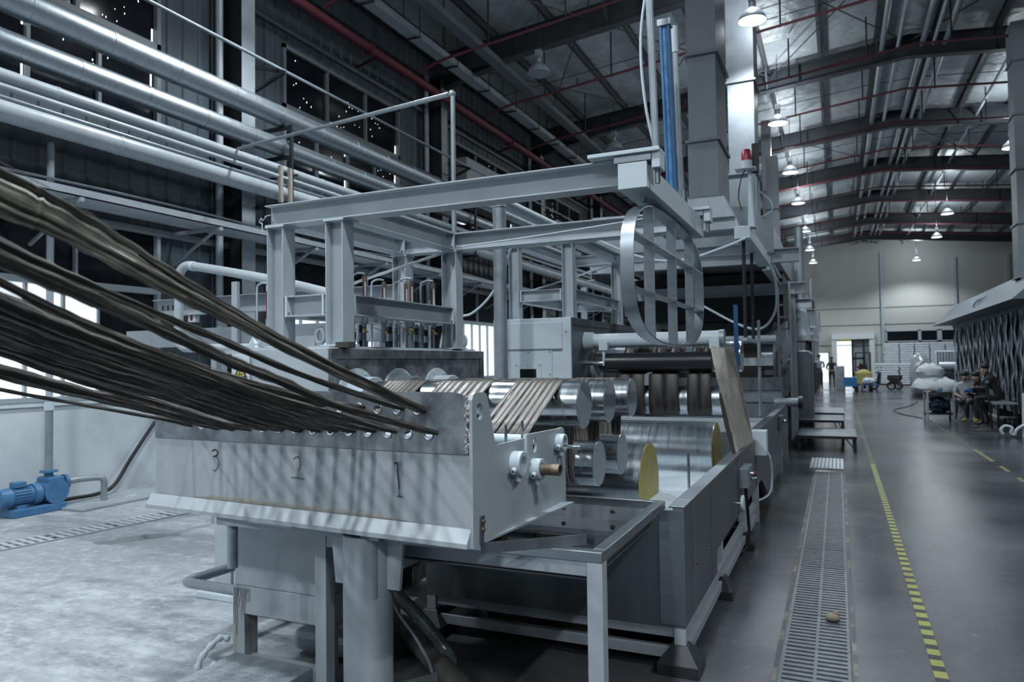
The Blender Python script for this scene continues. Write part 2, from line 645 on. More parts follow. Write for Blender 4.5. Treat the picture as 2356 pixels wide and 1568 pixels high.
for k, cyy in enumerate(COLY):
    if cyy > 46:
        break
    w0, w1 = cyy+1.38, cyy+5.36          # window span of this bay
    for i in range(3):
        panel(cyy-1.34+i*.907, .907, 1.33, 8.0)
        panel(cyy-1.34+i*.907, .907, 8.0, 9.72)
    for i in range(4):
        panel(w0+i*.995, .995, 3.85, 5.34)
        panel(w0+i*.995, .995, 7.86, 9.72)
MB().box(XL-.04, XL, 46, YF, 1.3, 9.72).build('cladding_panel', CLAD, wall_left)
# horizontal rails and the column of each frame
for k, cyy in enumerate(COLY):
    m = MB()
    m.hbeam((XL+.28, cyy, 0), (XL+.28, cyy, 8.95), .46, .30, .016, .012, up=(1, 0, 0))
    m.build('column', RAFT, wall_left)
    m = MB()
    m.box(XL+.50, XL+.515, cyy-.15, cyy+.15, 0, 8.95)
    m.build('column_flange', PAINT_D, wall_left)
    if 0 < cyy < 34:
        tb('downpipe', WPIPE, wall_left, [(XL+.17, cyy-.30, 0), (XL+.17, cyy-.30, 9.0)], .06, 14)
m = MB()
for z in (3.80, 8.15):
    m.bar((XL+.05, YN, z), (XL+.05, YF, z), .06, .10)
m.build('girt', FRAME, wall_left)

# windows of the left wall ----------------------------------------------------
wn = 0
random.seed(11)
for k, cyy in enumerate(COLY):
    if cyy > 46 or cyy < -11:
        continue
    w0, w1 = cyy+1.38, cyy+5.36
    # low window row: bright sashes below, dark covered panes above
    wn += 1
    f = MB()
    f.box(XL-.06, XL+.04, w0, w1, 1.33, 1.39)
    f.box(XL-.06, XL+.06, w0, w1, 2.86, 2.95)
    f.box(XL-.06, XL+.04, w0, w1, 3.79, 3.86)
    f.box(XL-.06, XL+.05, w0, w0+.06, 1.33, 3.86)
    f.box(XL-.06, XL+.05, w1-.06, w1, 1.33, 3.86)
    win = struct(f.build('window_%d' % wn, FRAMEL))
    n = 8
    for i in range(1, n):
        y = w0+(w1-w0)*i/n
        if i % 2 == 0 or y < w1-1.1:
            bx('mullion', FRAMEL, win, XL-.05, XL+.02, y-.018, y+.018, 1.39, 2.86)
    for i in range(1, 3):
        y = w0+(w1-w0)*i/3
        bx('mullion', FRAMEL, win, XL-.05, XL+.03, y-.02, y+.02, 2.95, 3.79)
    bx('glass_pane', WGLASS, win, XL-.04, XL-.03, w0+.06, w1-1.02, 1.39, 2.86)
    bx('glass_pane', DGLASS, win, XL-.04, XL-.03, w1-1.0, w1-.06, 1.39, 2.86)
    for i in range(3):
        bx('glass_pane', DGLASS, win, XL-.04, XL-.03, w0+(w1-w0)*i/3+.02, w0+(w1-w0)*(i+1)/3-.02, 2.95, 3.79)
    # high window row under dark perforated film
    wn += 1
    f = MB()
    f.box(XL-.06, XL+.05, w0, w1, 5.34, 5.42)
    f.box(XL-.06, XL+.05, w0, w1, 6.62, 6.72)
    f.box(XL-.06, XL+.05, w0, w1, 7.78, 7.86)
    f.box(XL-.06, XL+.05, w0, w0+.07, 5.34, 7.86)
    f.box(XL-.06, XL+.05, w1-.07, w1, 5.34, 7.86)
    win = struct(f.build('window_%d' % wn, FRAME))
    for i in range(1, 3):
        y = w0+(w1-w0)*i/3
        bx('mullion', FRAME, win, XL-.05, XL+.03, y-.03, y+.03, 6.72, 7.78)
    for i in range(1, 4):
        y = w0+(w1-w0)*i/4
        bx('mullion', FRAME, win, XL-.05, XL+.03, y-.025, y+.025, 5.42, 6.62)
    for i in range(3):
        bx('glass_pane', DGLASS, win, XL-.04, XL-.03, w0+(w1-w0)*i/3+.02, w0+(w1-w0)*(i+1)/3-.02, 6.72, 7.78)
    for i in range(4):
        bx('glass_pane', DGLASS, win, XL-.04, XL-.03, w0+(w1-w0)*i/4+.02, w0+(w1-w0)*(i+1)/4-.02, 5.42, 6.62)
    if cyy < 30:
        # pinholes of daylight in the film and bright slits beside the sashes
        m = MB()
        for c in range(12):
            cy0, cz0 = random.uniform(w0+.3, w1-.3), random.uniform(5.6, 7.6)
            for j in range(random.randint(3, 8)):
                y, z = cy0+random.gauss(0, .16), cz0+random.gauss(0, .2)
                if w0+.1 < y < w1-.1 and 5.45 < z < 7.75 and abs(z-6.67) > .07:
                    r = random.uniform(.004, .010)
                    m.box(XL-.03, XL-.026, y-r*.7, y+r*.7, z-r*1.2, z+r*1.8)
        m.build('light_pinholes', PINH, win, kind='stuff')
        m = MB()
        for y, a, b in ((w0+(w1-w0)*.5-.05, 5.5, 5.75), (w0+(w1-w0)*.5-.05, 6.2, 6.5), (w1-.12, 5.9, 6.25), (w1-.10, 6.75, 6.95), (w0+.09, 5.6, 5.8)):
            m.box(XL-.03, XL-.024, y-.012, y+.012, a, b)
        m.box(XL-.03, XL-.024, w0+.62*(w1-w0), w0+.70*(w1-w0), 6.56, 6.60)
        m.box(XL-.03, XL-.024, w0+.74*(w1-w0), w0+.84*(w1-w0), 6.54, 6.59)
        m.build('light_slits', PINH, win)

# far wall ------------------------------------------------------------------
m = MB()
m.prism([(XL, YF, 0), (-1.2+1.2, YF, 0), (0, YF, 0), (0, YF, 3.2), (2.2, YF, 3.2), (2.2, YF, 0), (XR, YF, 0), (XR, YF, 9.72), (RIDGE, YF, 10.88), (XL, YF, 9.72)], (0, .2, 0))
wall_far = struct(m.build('wall_back', CREAM))
for z, a, b in ((2.75, XL, XR), (4.25, XL, XR), (5.5, XL, XR)):
    bx('panel_joint_strip', FRAME, wall_far, a, b, YF-.03, YF, z-.03, z+.03)
for x in (-5.0, 3.15, 7.8, 11.0):
    bx('wall_post', PAINT_D, wall_far, x-.1, x+.1, YF-.12, YF, 0, 9.6 if x < 6 else 8.9)
dr = MB()
dr.box(-.35, 0, YF-.25, YF, 0, 3.4)
dr.box(2.2, 2.55, YF-.25, YF, 0, 3.4)
dr.box(-.35, 2.55, YF-.3, YF, 3.2, 3.6)
door = struct(dr.build('door_1', mat('white_door_frame', (.62, .66, .68), .6)))
bx('door_leaf', mat('door_leaf_grey', (.22, .25, .27), .6), door, 1.1, 2.2, YF+.05, YF+.1, 0, 3.2)
bx('yellow_guard_rail', YEL, door, -.0, 1.1, YF-.34, YF-.31, 3.05, 3.2)
bx('daylit_opening', WGLASS, door, 0, 1.1, YF+.12, YF+.14, 0, 2.2)
f = MB()
for a, b, c, d in ((3.3, 7.8, 2.92, 3.0), (3.3, 7.8, 3.7, 3.78), (3.3, 3.4, 2.92, 3.78), (5.4, 5.6, 2.92, 3.78), (6.6, 6.9, 2.92, 3.78), (7.7, 7.8, 2.92, 3.78)):
    f.box(a, b, YF-.06, YF, c, d)
wn += 1
win = struct(f.build('window_%d' % wn, FRAMEL))
for a, b in ((3.4, 5.4), (5.6, 6.6), (6.9, 7.7)):
    bx('glass_pane', DGLASS, win, a, b, YF-.03, YF-.01, 3.0, 3.7)
# small daylit side door beside it
dm = MB()
dm.box(-.62, -.55, YF-.1, YF, 0, 2.3)
dm.box(-1.75, -1.68, YF-.1, YF, 0, 2.3)
dm.box(-1.75, -.55, YF-.1, YF, 2.2, 2.3)
d2 = struct(dm.build('door_2', FRAMEL))
bx('daylit_glass', WGLASS, d2, -1.68, -.62, YF-.05, YF-.03, 0, 2.2)

# right wall and the wall behind the camera -----------------------------------
m = MB().box(XR, XR+.2, YN, YF, 0, 9.72)
wall_right = struct(m.build('wall_right', CLAD))
m = MB().prism([(XL, YN, 0), (XR, YN, 0), (XR, YN, 9.72), (RIDGE, YN, 10.88), (XL, YN, 9.72)], (0, -.2, 0))
struct(m.build('wall_front', CLAD))

# roof: insulation, purlins, rafters, rods ------------------------------------
RD = .58
m = MB()
for a, b in ((XL-.3, RIDGE), (RIDGE, XR+.3)):
    za, zb = under(a)+RD+.2, under(b)+RD+.2
    m.prism([(a, YN, za), (b, YN, zb), (b, YN, zb+.12), (a, YN, za+.12)], (0, YF-YN+.3, 0))
ceiling = struct(m.build('ceiling', ROOF))
x = XL+.5
px = []
while x < XR:
    px.append(x)
    x += 1.45
for x in px:
    z = under(x)+RD+.1
    MB().hbeam((x, YN, z), (x, YF, z), .2, .09, .012, .03).build('purlin', PURL, ceiling)
for cyy in COLY:
    for sgn in (0, 1):
        m = MB()
        a, b = (XL+.1, RIDGE) if sgn == 0 else (RIDGE, XR-.1)
        # haunched near the column, tapering towards mid span
        xm = a+2.6 if sgn == 0 else b-2.6
        P = [(a, .30 if sgn == 0 else 0), (xm, 0), (b, 0)] if sgn == 0 else [(a, 0), (xm, 0), (b, .30)]
        for (x0, e0), (x1, e1) in zip(P[:-1], P[1:]):
            z0, z1 = under(x0), under(x1)
            t0, t1 = z0+RD, z1+RD
            m.bar((x0, cyy, z0-e0), (x1, cyy, z1-e1), .24, .03)
            m.bar((x0, cyy, t0), (x1, cyy, t1), .24, .03)
            m.prism([(x0, cyy-.006, z0-e0), (x1, cyy-.006, z1-e1), (x1, cyy-.006, t1), (x0, cyy-.006, t0)], (0, .012, 0))
        for i in range(1, 4):
            xx = a+(b-a)*i/4
            m.box(xx-.01, xx+.01, cyy-.10, cyy+.10, under(xx), under(xx)+RD)
        m.build('rafter', RAFT, ceiling)
    # fly braces from rafter foot to purlins
    if cyy < 40:
        m = MB()
        for x in px[1::2]:
            zz = under(x)
            m.bar((x, cyy, zz+.03), (x, cyy-.55, zz+RD), .04, .04)
            m.bar((x, cyy, zz+.03), (x, cyy+.55, zz+RD), .04, .04)
        m.build('fly_brace', RAFT, ceiling)
# crossed tension rods in two bays
for a, b in ((9.2, 15.9), (15.9, 22.6), (29.3, 36.0)):
    for x0, x1 in ((-8.9, -5.2), (-5.2, -1.6), (-1.6, 2.0), (2.0, 6.0), (6.0, 10.0)):
        for (xa, xb) in ((x0, x1), (x1, x0)):
            m = MB().tube([(xa, a, under(xa)+.42), (xb, b, under(xb)+.42)], .016, 6)
            m.build('tension_rod', PURL, ceiling)
# sag rods between purlins
for y in (12.5, 19.2, 26, 32.6):
    m = MB()
    for x0, x1 in zip(px[:-1], px[1:]):
        m.tube([(x0, y, under(x0)+RD+.05), (x1, y, under(x1)+RD+.05)], .012, 5)
    m.build('sag_rod', PURL, ceiling)
# eaves channel and duct along the left roof edge
m = MB()
m.box(-8.35, -8.05, YN, YF, 8.80, 8.95)
m.box(-8.35, -8.33, YN, YF, 8.80, 9.10)
m.build('eaves_channel', PAINT_D, ceiling)
MB().box(-7.5, -7.25, YN, YF, 8.98, 9.12).build('eaves_channel', mat('grey_channel', (.14, .16, .18), .5), ceiling)
# hanger frames that carry it
for y in [1.3+1.7*i for i in range(23)]:
    m = MB()
    for x in (-8.40, -8.0):
        m.tube([(x, y, 8.76), (x, y, under(x)+RD+.1)], .010, 5)
    m.bar((-8.42, y, 8.77), (-7.98, y, 8.77), .03, .03)
    m.build('channel_hanger', DARK, ceiling)
# bundles of conduit under the ridge on the aisle side
for i, x in enumerate((1.35, 1.75, 2.35, 2.62, 2.9, 4.6)):
    z = under(x)-.02+.35
    tb('conduit', (GALV, FRAMEL)[i % 2], ceiling, [(x, 8, z), (x, YF, z)], .05 if i % 2 else .075, 8)

# sprinkler pipes ------------------------------------------------------------
mp = thing('sprinkler_main_pipe', 'dull red sprinkler main running along the left eaves', 'pipe', (-8.72, YN, 8.32))
tb('pipe_run', RED, mp, [(-8.72, YN+.2, 8.30), (-8.72, YF-.3, 8.38)], .095, 14)
for y in (5.2, 12.4, 19.5, 27.):
    m = MB().cyl((-8.72, y-.05, 8.32), (-8.72, y+.05, 8.32), .13, 16)
    m.build('coupling', RED, mp, smooth=40)
    MB().bar((-8.72, y+.4, 8.35), (XL+.1, y+.4, 8.2), .05, .05).build('support_arm', RED, mp)
br0 = None
YB = [7.4+3.35*i for i in range(14)]
ORD = ['first', 'second', 'third', 'fourth', 'fifth', 'sixth', 'seventh', 'eighth', 'ninth', 'tenth', 'eleventh', 'twelfth', 'thirteenth', 'fourteenth', 'fifteenth', 'sixteenth']
for i, y in enumerate(YB):
    g = 'red sprinkler branch pipes under the roof'
    if br0 is None:
        br0 = thing('sprinkler_branch_pipe', 'thin red sprinkler branch pipe hung across under the rafters, first from the camera', 'pipe', (-8.72, y, 8.4), g)
        m = MB()
        m.tube([(-8.60, y, 8.44), (-7.9, y, 8.62), (RIDGE, y, 9.72), (XR-.5, y, 8.70)], .034, 8)
        m.build('pipe_run', DRED, br0, smooth=50)
        for x in (-6.8, -5.0, -2.9, -1.0, .9, 2.8, 4.6, 6.6, 8.6, 10.6):
            z = 8.62+(x+7.9)*.111 if x < RIDGE else 9.72-(x-RIDGE)*.111
            tb('hanger_rod', DARK, br0, [(x, y, z-.04), (x, y, under(x)+RD+.1)], .020, 6)
        for x in (-5.9, -3.8, -.2, 3.6, 5.5, 7.6):
            z = 8.62+(x+7.9)*.111 if x < RIDGE else 9.72-(x-RIDGE)*.111
            MB().cyl((x, y, z), (x, y, z+.16), .012, 6).sph((x, y, z+.17), .022, 6, 4).build('sprinkler_head', DARK, br0)
    else:
        dup(br0, (-8.72, y, 8.4), 'thin red sprinkler branch pipe hung across under the rafters, %s from the camera' % ORD[i])

# high-bay lamps -------------------------------------------------------------
def lamp_proto(lit, label, group, top=2.05):
    t = thing('highbay_lamp', label, 'lamp', (0, 0, 0), group, local=True)
    m = MB().lathe((0, 0, 0), (0, 0, 1), [(0, .27), (.03, .265), (.12, .215), (.20, .13), (.25, .075), (.25, .0001)], 28)
    # inner skin so that the shade is a shell
    m = MB().lathe((0, 0, 0), (0, 0, 1), [(.26, .0001), (.26, .08), (.21, .14), (.13, .225), (.03, .272), (0, .28), (0, .268), (.03, .26), (.12, .21), (.20, .125), (.235, .0001)], 28)
    m.build('shade', SHADE, t, smooth=35)
    MB().cyl((0, 0, .012), (0, 0, .022), .255, 28).build('lamp_glass', LENS if lit else LENSOFF, t, smooth=40)
    MB().cyl((0, 0, .26), (0, 0, .38), .06, 12).box(-.07, .07, -.06, .06, .40, .56).build('gear_box', SHADE, t, smooth=40)
    MB().tube([(0, 0, .55), (0, 0, top)], .008, 6).build('hanging_rod', DARK, t)
    if lit:
        # added fill light above the shade, there to brighten the roof
        l = bpy.data.lights.new('roof_fill', 'POINT')
        l.energy = ROOF_FILL
        l.shadow_soft_size = .12
        l.color = (.87, .95, 1.0)
        o = bpy.data.objects.new('roof_fill', l)
        COL.objects.link(o)
        o.parent = t
        o.location = (0, 0, .72)
        l = bpy.data.lights.new('highbay_light', 'SPOT')
        l.spot_size = R_(142)
        l.spot_blend = .55
        l.shadow_soft_size = .22
        l.energy = LAMP_ON
        l.color = (.87, .95, 1.0)
        o = bpy.data.objects.new('highbay_light', l)
        COL.objects.link(o)
        o.parent = t
        o.location = (0, 0, -.02)
    return t
LAMPS = []
g1 = 'lit high-bay lamps above the machine line'
la = lamp_proto(True, 'glowing high-bay lamp above the line, in front of the second duct', g1)
la.location = (-1.38, 14.98, 8.50)
for y in (-11.8, -5.1, 1.6, 21.9, 27.9, 33.6, 41.2, 48.4, 55.0):
    dup(la, (-1.38, y, 8.50), ('lit high-bay lamp above the line, %s beyond the second duct' % ORD[(21.9, 27.9, 33.6, 41.2, 48.4, 55.0).index(y)]) if y > 15 else
        'lit high-bay lamp above the line, %s one towards the camera and behind' % ORD[int((1.7-y)/6.6)])
g2 = 'lit high-bay lamps above the aisle'
for i, (x, y, z) in enumerate(((5.33, 27.9, 8.5), (5.28, 46.8, 8.5), (4.91, 39.4, 8.5), (5.2, 57.2, 8.5), (5.33, 14.5, 8.5), (5.3, 1.6, 8.5), (5.3, -5.1, 8.5), (5.3, -11.8, 8.5))):
    dup(la, (x, y, z), 'glowing high-bay lamp, aisle row, %s' % ('beside the tall right-hand duct', 'third in depth', 'second in depth', 'nearest the far wall', 'just beyond the picture edge', 'above the camera', 'behind the camera', 'farthest behind the camera')[i])['group'] = g2
g3 = 'unlit high-bay lamps over the window side'
lb = lamp_proto(False, 'unlit high-bay lamp with a grey shade, first from the camera, left wall row', g3, 1.62)
lb.location = (-6.2, 15.55, 8.5)
for y, l_ in ((22.16, 'second'), (29.0, 'third')):
    dup(lb, (-6.3, y, 8.5), 'unlit high-bay lamp with a grey shade, %s from the camera, left wall row' % l_)
dup(la, (-6.2, 2.2, 8.5), 'glowing high-bay lamp over the window side beyond the pipes')['group'] = 'lit high-bay lamp over the window side'
for y in (8.9, -5.1):
    dup(la, (-6.2, y, 8.5), 'glowing high-bay lamp over the window side, %s' % ('above the pipe rack' if y > 0 else 'behind the camera'))['group'] = 'lit high-bay lamp over the window side'

# overhead pipes on the window side -------------------------------------------
def long_pipe(name, label, x, z, r, m, y0=-1.5, y1=40, seams=3.1, ry=1.0):
    t = thing(name, label, 'pipe', (x, y0, z))
    tb('pipe_run', m, t, [(x, y0, z), (x, y1, z)], r, 28)
    y = y0+.6
    while y < min(y1, 26) and seams:
        MB().pipe((x, y-.02, z), (x, y+.02, z), r+.006, r-.001, 28).build('seam_band', m, t, smooth=40)
        y += seams
    return t
long_pipe('jacketed_pipe', 'fat aluminium-jacketed pipe, uppermost of the big shiny pipes over the windows', -8.40, 5.92, .172, JACKET, seams=1.02)
long_pipe('jacketed_pipe', 'fat aluminium-jacketed pipe running just below and beside the uppermost shiny one', -8.40, 5.40, .150, JACKET, seams=.96)
long_pipe('steam_pipe', 'slim grey-white pipe with ink marks below the two shiny pipes', -8.30, 4.99, .075, WPIPE, seams=1.6)
long_pipe('small_pipe', 'thin pale pipe between the slim marked pipe and the fat white one', -8.20, 4.83, .035, WPIPE, seams=0)
long_pipe('small_pipe', 'thin dark conduit lying just above the fat white pipe', -8.22, 4.72, .022, GPIPE, seams=0)
long_pipe('lagged_pipe', 'fat smooth white lagged pipe, lowest of the pipe run', -8.30, 4.60, .125, WPIPE, seams=2.4)
long_pipe('air_pipe', 'single thin grey pipe carried high on triangular wall brackets', -8.40, 6.73, .028, GPIPE, seams=0)
# brackets at every column
bk = None
for cyy in COLY[2:8]:
    if bk is None:
        bk = thing('pipe_bracket', 'black steel pipe bracket with arms on the wall column left of the picture', 'bracket', (XL, cyy, 4), 'pipe brackets on the wall columns')
        m = MB()
        y = cyy+.18
        m.bar((XL+.0, y, 7.02), (-8.30, y, 6.64+.02), .05, .05)
        m.bar((XL+.0, y, 6.30), (-8.32, y, 6.66), .05, .05)
        m.bar((XL+.02, y, 7.02), (XL+.02, y, 6.30), .05, .05)
        m.build('top_triangle', DARK, bk)
        m = MB()
        m.bar((XL, y, 5.72), (-8.15, y, 5.72), .05, .06)
        m.bar((-8.18, y, 5.74), (-8.18, y, 4.40), .05, .05)
        m.bar((XL, y, 5.22), (-8.15, y, 5.22), .05, .06)
        m.bar((XL, y, 4.90), (-8.05, y, 4.90), .04, .03)
        m.bar((XL, y, 4.44), (-8.10, y, 4.44), .05, .06)
        m.bar((XL, y, 4.95), (-8.3, y, 4.46), .04, .04)
        m.build('rack_frame', DARK, bk)
    else:
        dup(bk, (XL, cyy, 4), 'black steel pipe bracket with arms standing off the %s visible wall column' % ORD[COLY.index(cyy)-3])
# hangers with ochre straps
for i, y in enumerate((9.10, 9.32)):
    m = MB().box(-8.19, -8.13, y-.03, y+.03, 4.40, 5.0)
    t = tag(m.build('pipe_strap', OCHRE), ('nearer', 'farther')[i]+' ochre steel strap hanging between the white pipes at the first column', 'strap')
# cable tray
t = thing('cable_tray', 'long cable tray with sagging grey cables along the left wall', 'cable tray', (-8.7, 2, 3.88))
m = MB()
m.box(-9.0, -8.42, 0, 40, 3.86, 3.875)
m.box(-8.435, -8.42, 0, 40, 3.86, 3.96)
m.box(-9.0, -8.985, 0, 40, 3.86, 3.96)
m.build('tray', PAINT_D, t)
random.seed(3)
for i in range(9):
    x0 = -8.93+.055*i
    P = [(x0+random.uniform(-.02, .02), y, 3.90+random.uniform(0, .10)+.02*(i % 3)) for y in [j*1.6 for j in range(25)]]
    tb('cable', (PAINT, GPIPE, PAINT_D)[i % 3], t, smoothpath(P, 2), .017, 6)
for y in [1.5+2.2*i for i in range(14)]:
    m = MB()
    m.bar((XL+.03, y, 3.83), (-8.40, y, 3.83), .05, .05)
    m.bar((XL+.03, y, 3.35), (-8.55, y, 3.80), .035, .035)
    m.build('tray_arm', PAINT_D, t)
t = thing('thin_gas_pipe', 'thin galvanised pipe slanting up from the pipe run then dropping onto the machine frame', 'pipe', (-3.17, 5.8, 2.95))
tb('slanting_run', GALV, t, [(-8.23, 8.25, 5.06), (-3.22, 5.82, 4.245)], .022, 10)
tb('vertical_drop', GALV, t, [(-3.17, 5.8, 4.22), (-3.17, 5.8, 2.952)], .022, 10)
MB().sph((-3.175, 5.8, 4.235), .034, 12, 8).build('elbow', GALV, t, smooth=60)
# pale boards hung on the wall further down
for i, (y0, y1, z0, z1, l) in enumerate(((17.4, 20.6, 6.1, 7.4, 'large pale board fixed high on the wall beyond the pipes'), (24.2, 27, 5.6, 6.9, 'second pale board fixed on the wall further down the hall'))):
    tag(MB().box(XL+.03, XL+.35, y0, y1, z0, z1).build('wall_board', PAINT), l, 'board')

# ================================================================== GUIDE BOX
P0 = Vector((-1.384, 2.65, 0))
U = Vector((-.9973, .0733, 0))
Nn = Vector((-.0733, -.9973, 0))
def bp(u, d, z):
    return P0+U*u-Nn*d+Vector((0, 0, z))
def holed_plate(outer, holes, off, to3, name, m, parent, bevel=0):
    """flat plate with real holes: 2D outline and 2D hole loops, thickness off along to3's third argument"""
    bm = bmesh.new()
    edges = []
    loops = []
    for loop in [outer]+holes:
        vs = [bm.verts.new(to3(a, b, 0)) for a, b in loop]
        loops.append(vs)
        for i in range(len(vs)):
            edges.append(bm.edges.new((vs[i], vs[(i+1) % len(vs)])))
    bmesh.ops.triangle_fill(bm, edges=edges, use_beauty=True)
    geo = bmesh.ops.extrude_face_region(bm, geom=list(bm.faces))
    dv = Vector(to3(0, 0, off))-Vector(to3(0, 0, 0))
    bmesh.ops.translate(bm, verts=[g for g in geo['geom'] if isinstance(g, bmesh.types.BMVert)], vec=dv)
    bmesh.ops.recalc_face_normals(bm, faces=bm.faces)
    me = bpy.data.meshes.new(name)
    bm.to_mesh(me)
    bm.free()
    me.materials.append(m)
    o = bpy.data.objects.new(name, me)
    COL.objects.link(o)
    o.parent = parent
    if parent.name in WORLDLY:
        o.matrix_parent_inverse = WORLDLY[parent.name]
    return o
def circ(a, b, r, n=20, rb=None):
    return [(a+r*math.cos(2*PI*i/n), b+(rb or r)*math.sin(2*PI*i/n)) for i in range(n)]

gb = thing('guide_box', 'large pale grey guide box on a round column, numbered 3 2 1 in marker', 'machine', (-2.0, 2.8, 0))
LB = 2.005
holes_lo = [(.204+.1095*i) for i in range(14)]
holes_up = [(.262+.108*i) for i in range(13)]
u_off = lambda u: u
HL = [circ(u, 1.452, .0205) for u in holes_lo]
HU = [circ(u, 1.557, .0205) for u in holes_up]
outer = [(.008, 1.375), (LB, 1.375), (LB, 1.632), (.07, 1.632), (.035, 1.622), (.012, 1.60)]
holed_plate(outer, HL+HU, .006, lambda u, z, d: bp(u, d-.002, z), 'hole_plate', RAW, gb)
m = MB()
m.prism([bp(.001, .004, 1.07), bp(LB, .004, 1.07), bp(LB, .004, 1.378), bp(.001, .004, 1.378)], -Nn*.008)
m.build('front_panel', BOXP, gb)
m = MB()
m.prism([bp(0, .0, 1.072), bp(0, -.035, 1.018), bp(0, -.035, .998), bp(0, .02, .992)], U*(LB+.03))
m.build('bottom_lip', PAINT, gb)
MB().prism([bp(.3, -.001, 1.078), bp(1.7, -.001, 1.078), bp(1.55, -.001, 1.092), bp(.5, -.001, 1.088)], -Nn*.002).build('tape_residue', OCHRE, gb)
MB().prism([bp(0, .02, .992), bp(LB, .02, .992), bp(LB, 1.05, .992), bp(0, 1.05, .992)], Vector((0, 0, .01))).build('floor_sheet', PAINT_D, gb)
# weld seam and light scale beside the near edge
m = MB()
random.seed(5)
P = []
for i in range(24):
    m.sph(bp(.012+random.uniform(-.004, .008), -.004, 1.385+i*.0098), random.uniform(.005, .010), 6, 4, (1, .5, 1.2))
m.build('weld_seam', mat('weld_bead', (.36, .37, .37), .6, metal=.1, c2=(.26, .24, .22), scale=60), gb, smooth=60)
# right cheek plate with lifting lug
Rp = [(2.645, .995), (3.75, .995), (3.75, 1.345), (3.735, 1.385), (3.71, 1.398), (3.66, 1.396), (3.235, 1.405), (3.225, 1.398), (3.22, 1.39), (2.885, 1.392), (2.86, 1.41),
      (2.795, 1.60), (2.785, 1.618), (2.765, 1.628), (2.68, 1.630), (2.66, 1.622), (2.647, 1.60)]
holed_plate(Rp, [circ(2.715, 1.55, .030, 20, .036), circ(3.315, 1.345, .028, 20, .036), circ(3.055, 1.288, .032), circ(3.63, 1.325, .028)], .014,
            lambda y, z, d: (-1.372-d, y, z), 'cheek_plate', PAINT, gb, )
holed_plate([(a+.16, b) for a, b in Rp], [circ(2.875, 1.55, .030)], .014, lambda y, z, d: (-3.372-d, y, z), 'cheek_plate', PAINT, gb)
def collar(y, z, r, R, l, name='collar'):
    c = MB().pipe((-1.372, y, z), (-1.372+l, y, z), R, r, 32).build(name, PAINT_W, gb, smooth=35, bevel=.003)
    for a in (-100, 200):
        d = Vector((0, math.cos(R_(a)), math.sin(R_(a))))
        p = Vector((-1.372+l*.55, y, z))+d*R*.92
        MB().cyl(p, p+d*.026, .012, 12).build('set_screw', PAINT_W, c, smooth=35)
        MB().cyl(p+d*.020, p+d*.0265, .0055, 6).build('screw_socket', DARK, c)
    return c
collar(3.055, 1.288, .033, .058, .052)
collar(3.285, 1.232, .030, .052, .05)
collar(3.63, 1.325, .030, .046, .045)
MB().pipe((-1.39, 3.285, 1.232), (-1.23, 3.285, 1.232), .028, .024, 24).build('rusty_tube', RUST, gb, smooth=35)
cy('locating_pin', CHROME, gb, (-1.40, 3.66, 1.30), (-1.25, 3.66, 1.30), .011, 16)
bx('slot_bar', PAINT_W, gb, -1.374, -1.360, 3.185, 3.215, 1.29, 1.41, bevel=.002)
cy('rear_guide_rod', PAINT_W, gb, (-3.36, 3.63, 1.335), (-1.38, 3.63, 1.335), .027, 20)
cy('rear_guide_rod', PAINT_W, gb, (-3.36, 3.055, 1.345), (-1.38, 3.055, 1.345), .027, 20)
cy('rear_guide_rod', PAINT_D, gb, (-3.36, 3.285, 1.232), (-1.38, 3.285, 1.232), .028, 20)
for x, y in ((-1.43, 3.10), (-1.45, 3.34)):
    cy('upright_pin', CHROME, gb, (x, y, 1.31), (x, y, 1.46), .007, 10)
# angle clip low on the corner
m = MB()
m.bar((-1.368, 2.715, 1.00), (-1.366, 2.72, 1.115), .004, .032, up=(0, 1, 0))
c = m.build('angle_clip', STEEL_P, gb)
for z in (1.06, 1.092):
    MB().cyl((-1.365, 2.718, z), (-1.355, 2.718, z), .008, 10).build('rivet', RUST, c)
# two dark tubes under the box
for u, z0, d in ((1.44, .735, .03), (.535, .715, .03)):
    a = bp(u, d, 1.0)
    MB().pipe((a.x, a.y, z0), (a.x, a.y, 1.0), .026, .022, 20).build('drain_tube', GPIPE, gb, smooth=35)
    MB().box(a.x-.05, a.x+.05, a.y-.03, a.y+.04, .972, .995).build('tube_flange', PAINT_D, gb)
MB().prism([bp(1.0, -.0, .992), bp(1.31, -.0, .992), bp(1.31, .02, .992), bp(1.0, .02, .992)], Vector((0, 0, -.012))).build('weld_ledge', PAINT_W, gb)
# column with gussets
cc = Vector((-1.985, 2.775, 0))
cy('column', PAINT_D, gb, cc, cc+Vector((0, 0, .98)), .112, 40)
MB().box(cc.x-.22, cc.x+.22, cc.y-.18, cc.y+.10, 0, .02).build('column_foot', PAINT_D, gb)
for sx in (-1, 1):
    MB().prism([(cc.x+sx*.10, cc.y-.01, .985), (cc.x+sx*.20, cc.y-.01, .985), (cc.x+sx*.175, cc.y-.01, .74), (cc.x+sx*.10, cc.y-.01, .74)], (0, .02, 0)).build('gusset', PAINT, gb)
MB().box(cc.x-.9, cc.x+.5, cc.y-.03, cc.y+.09, .955, .99).build('cross_member', PAINT_D, gb)
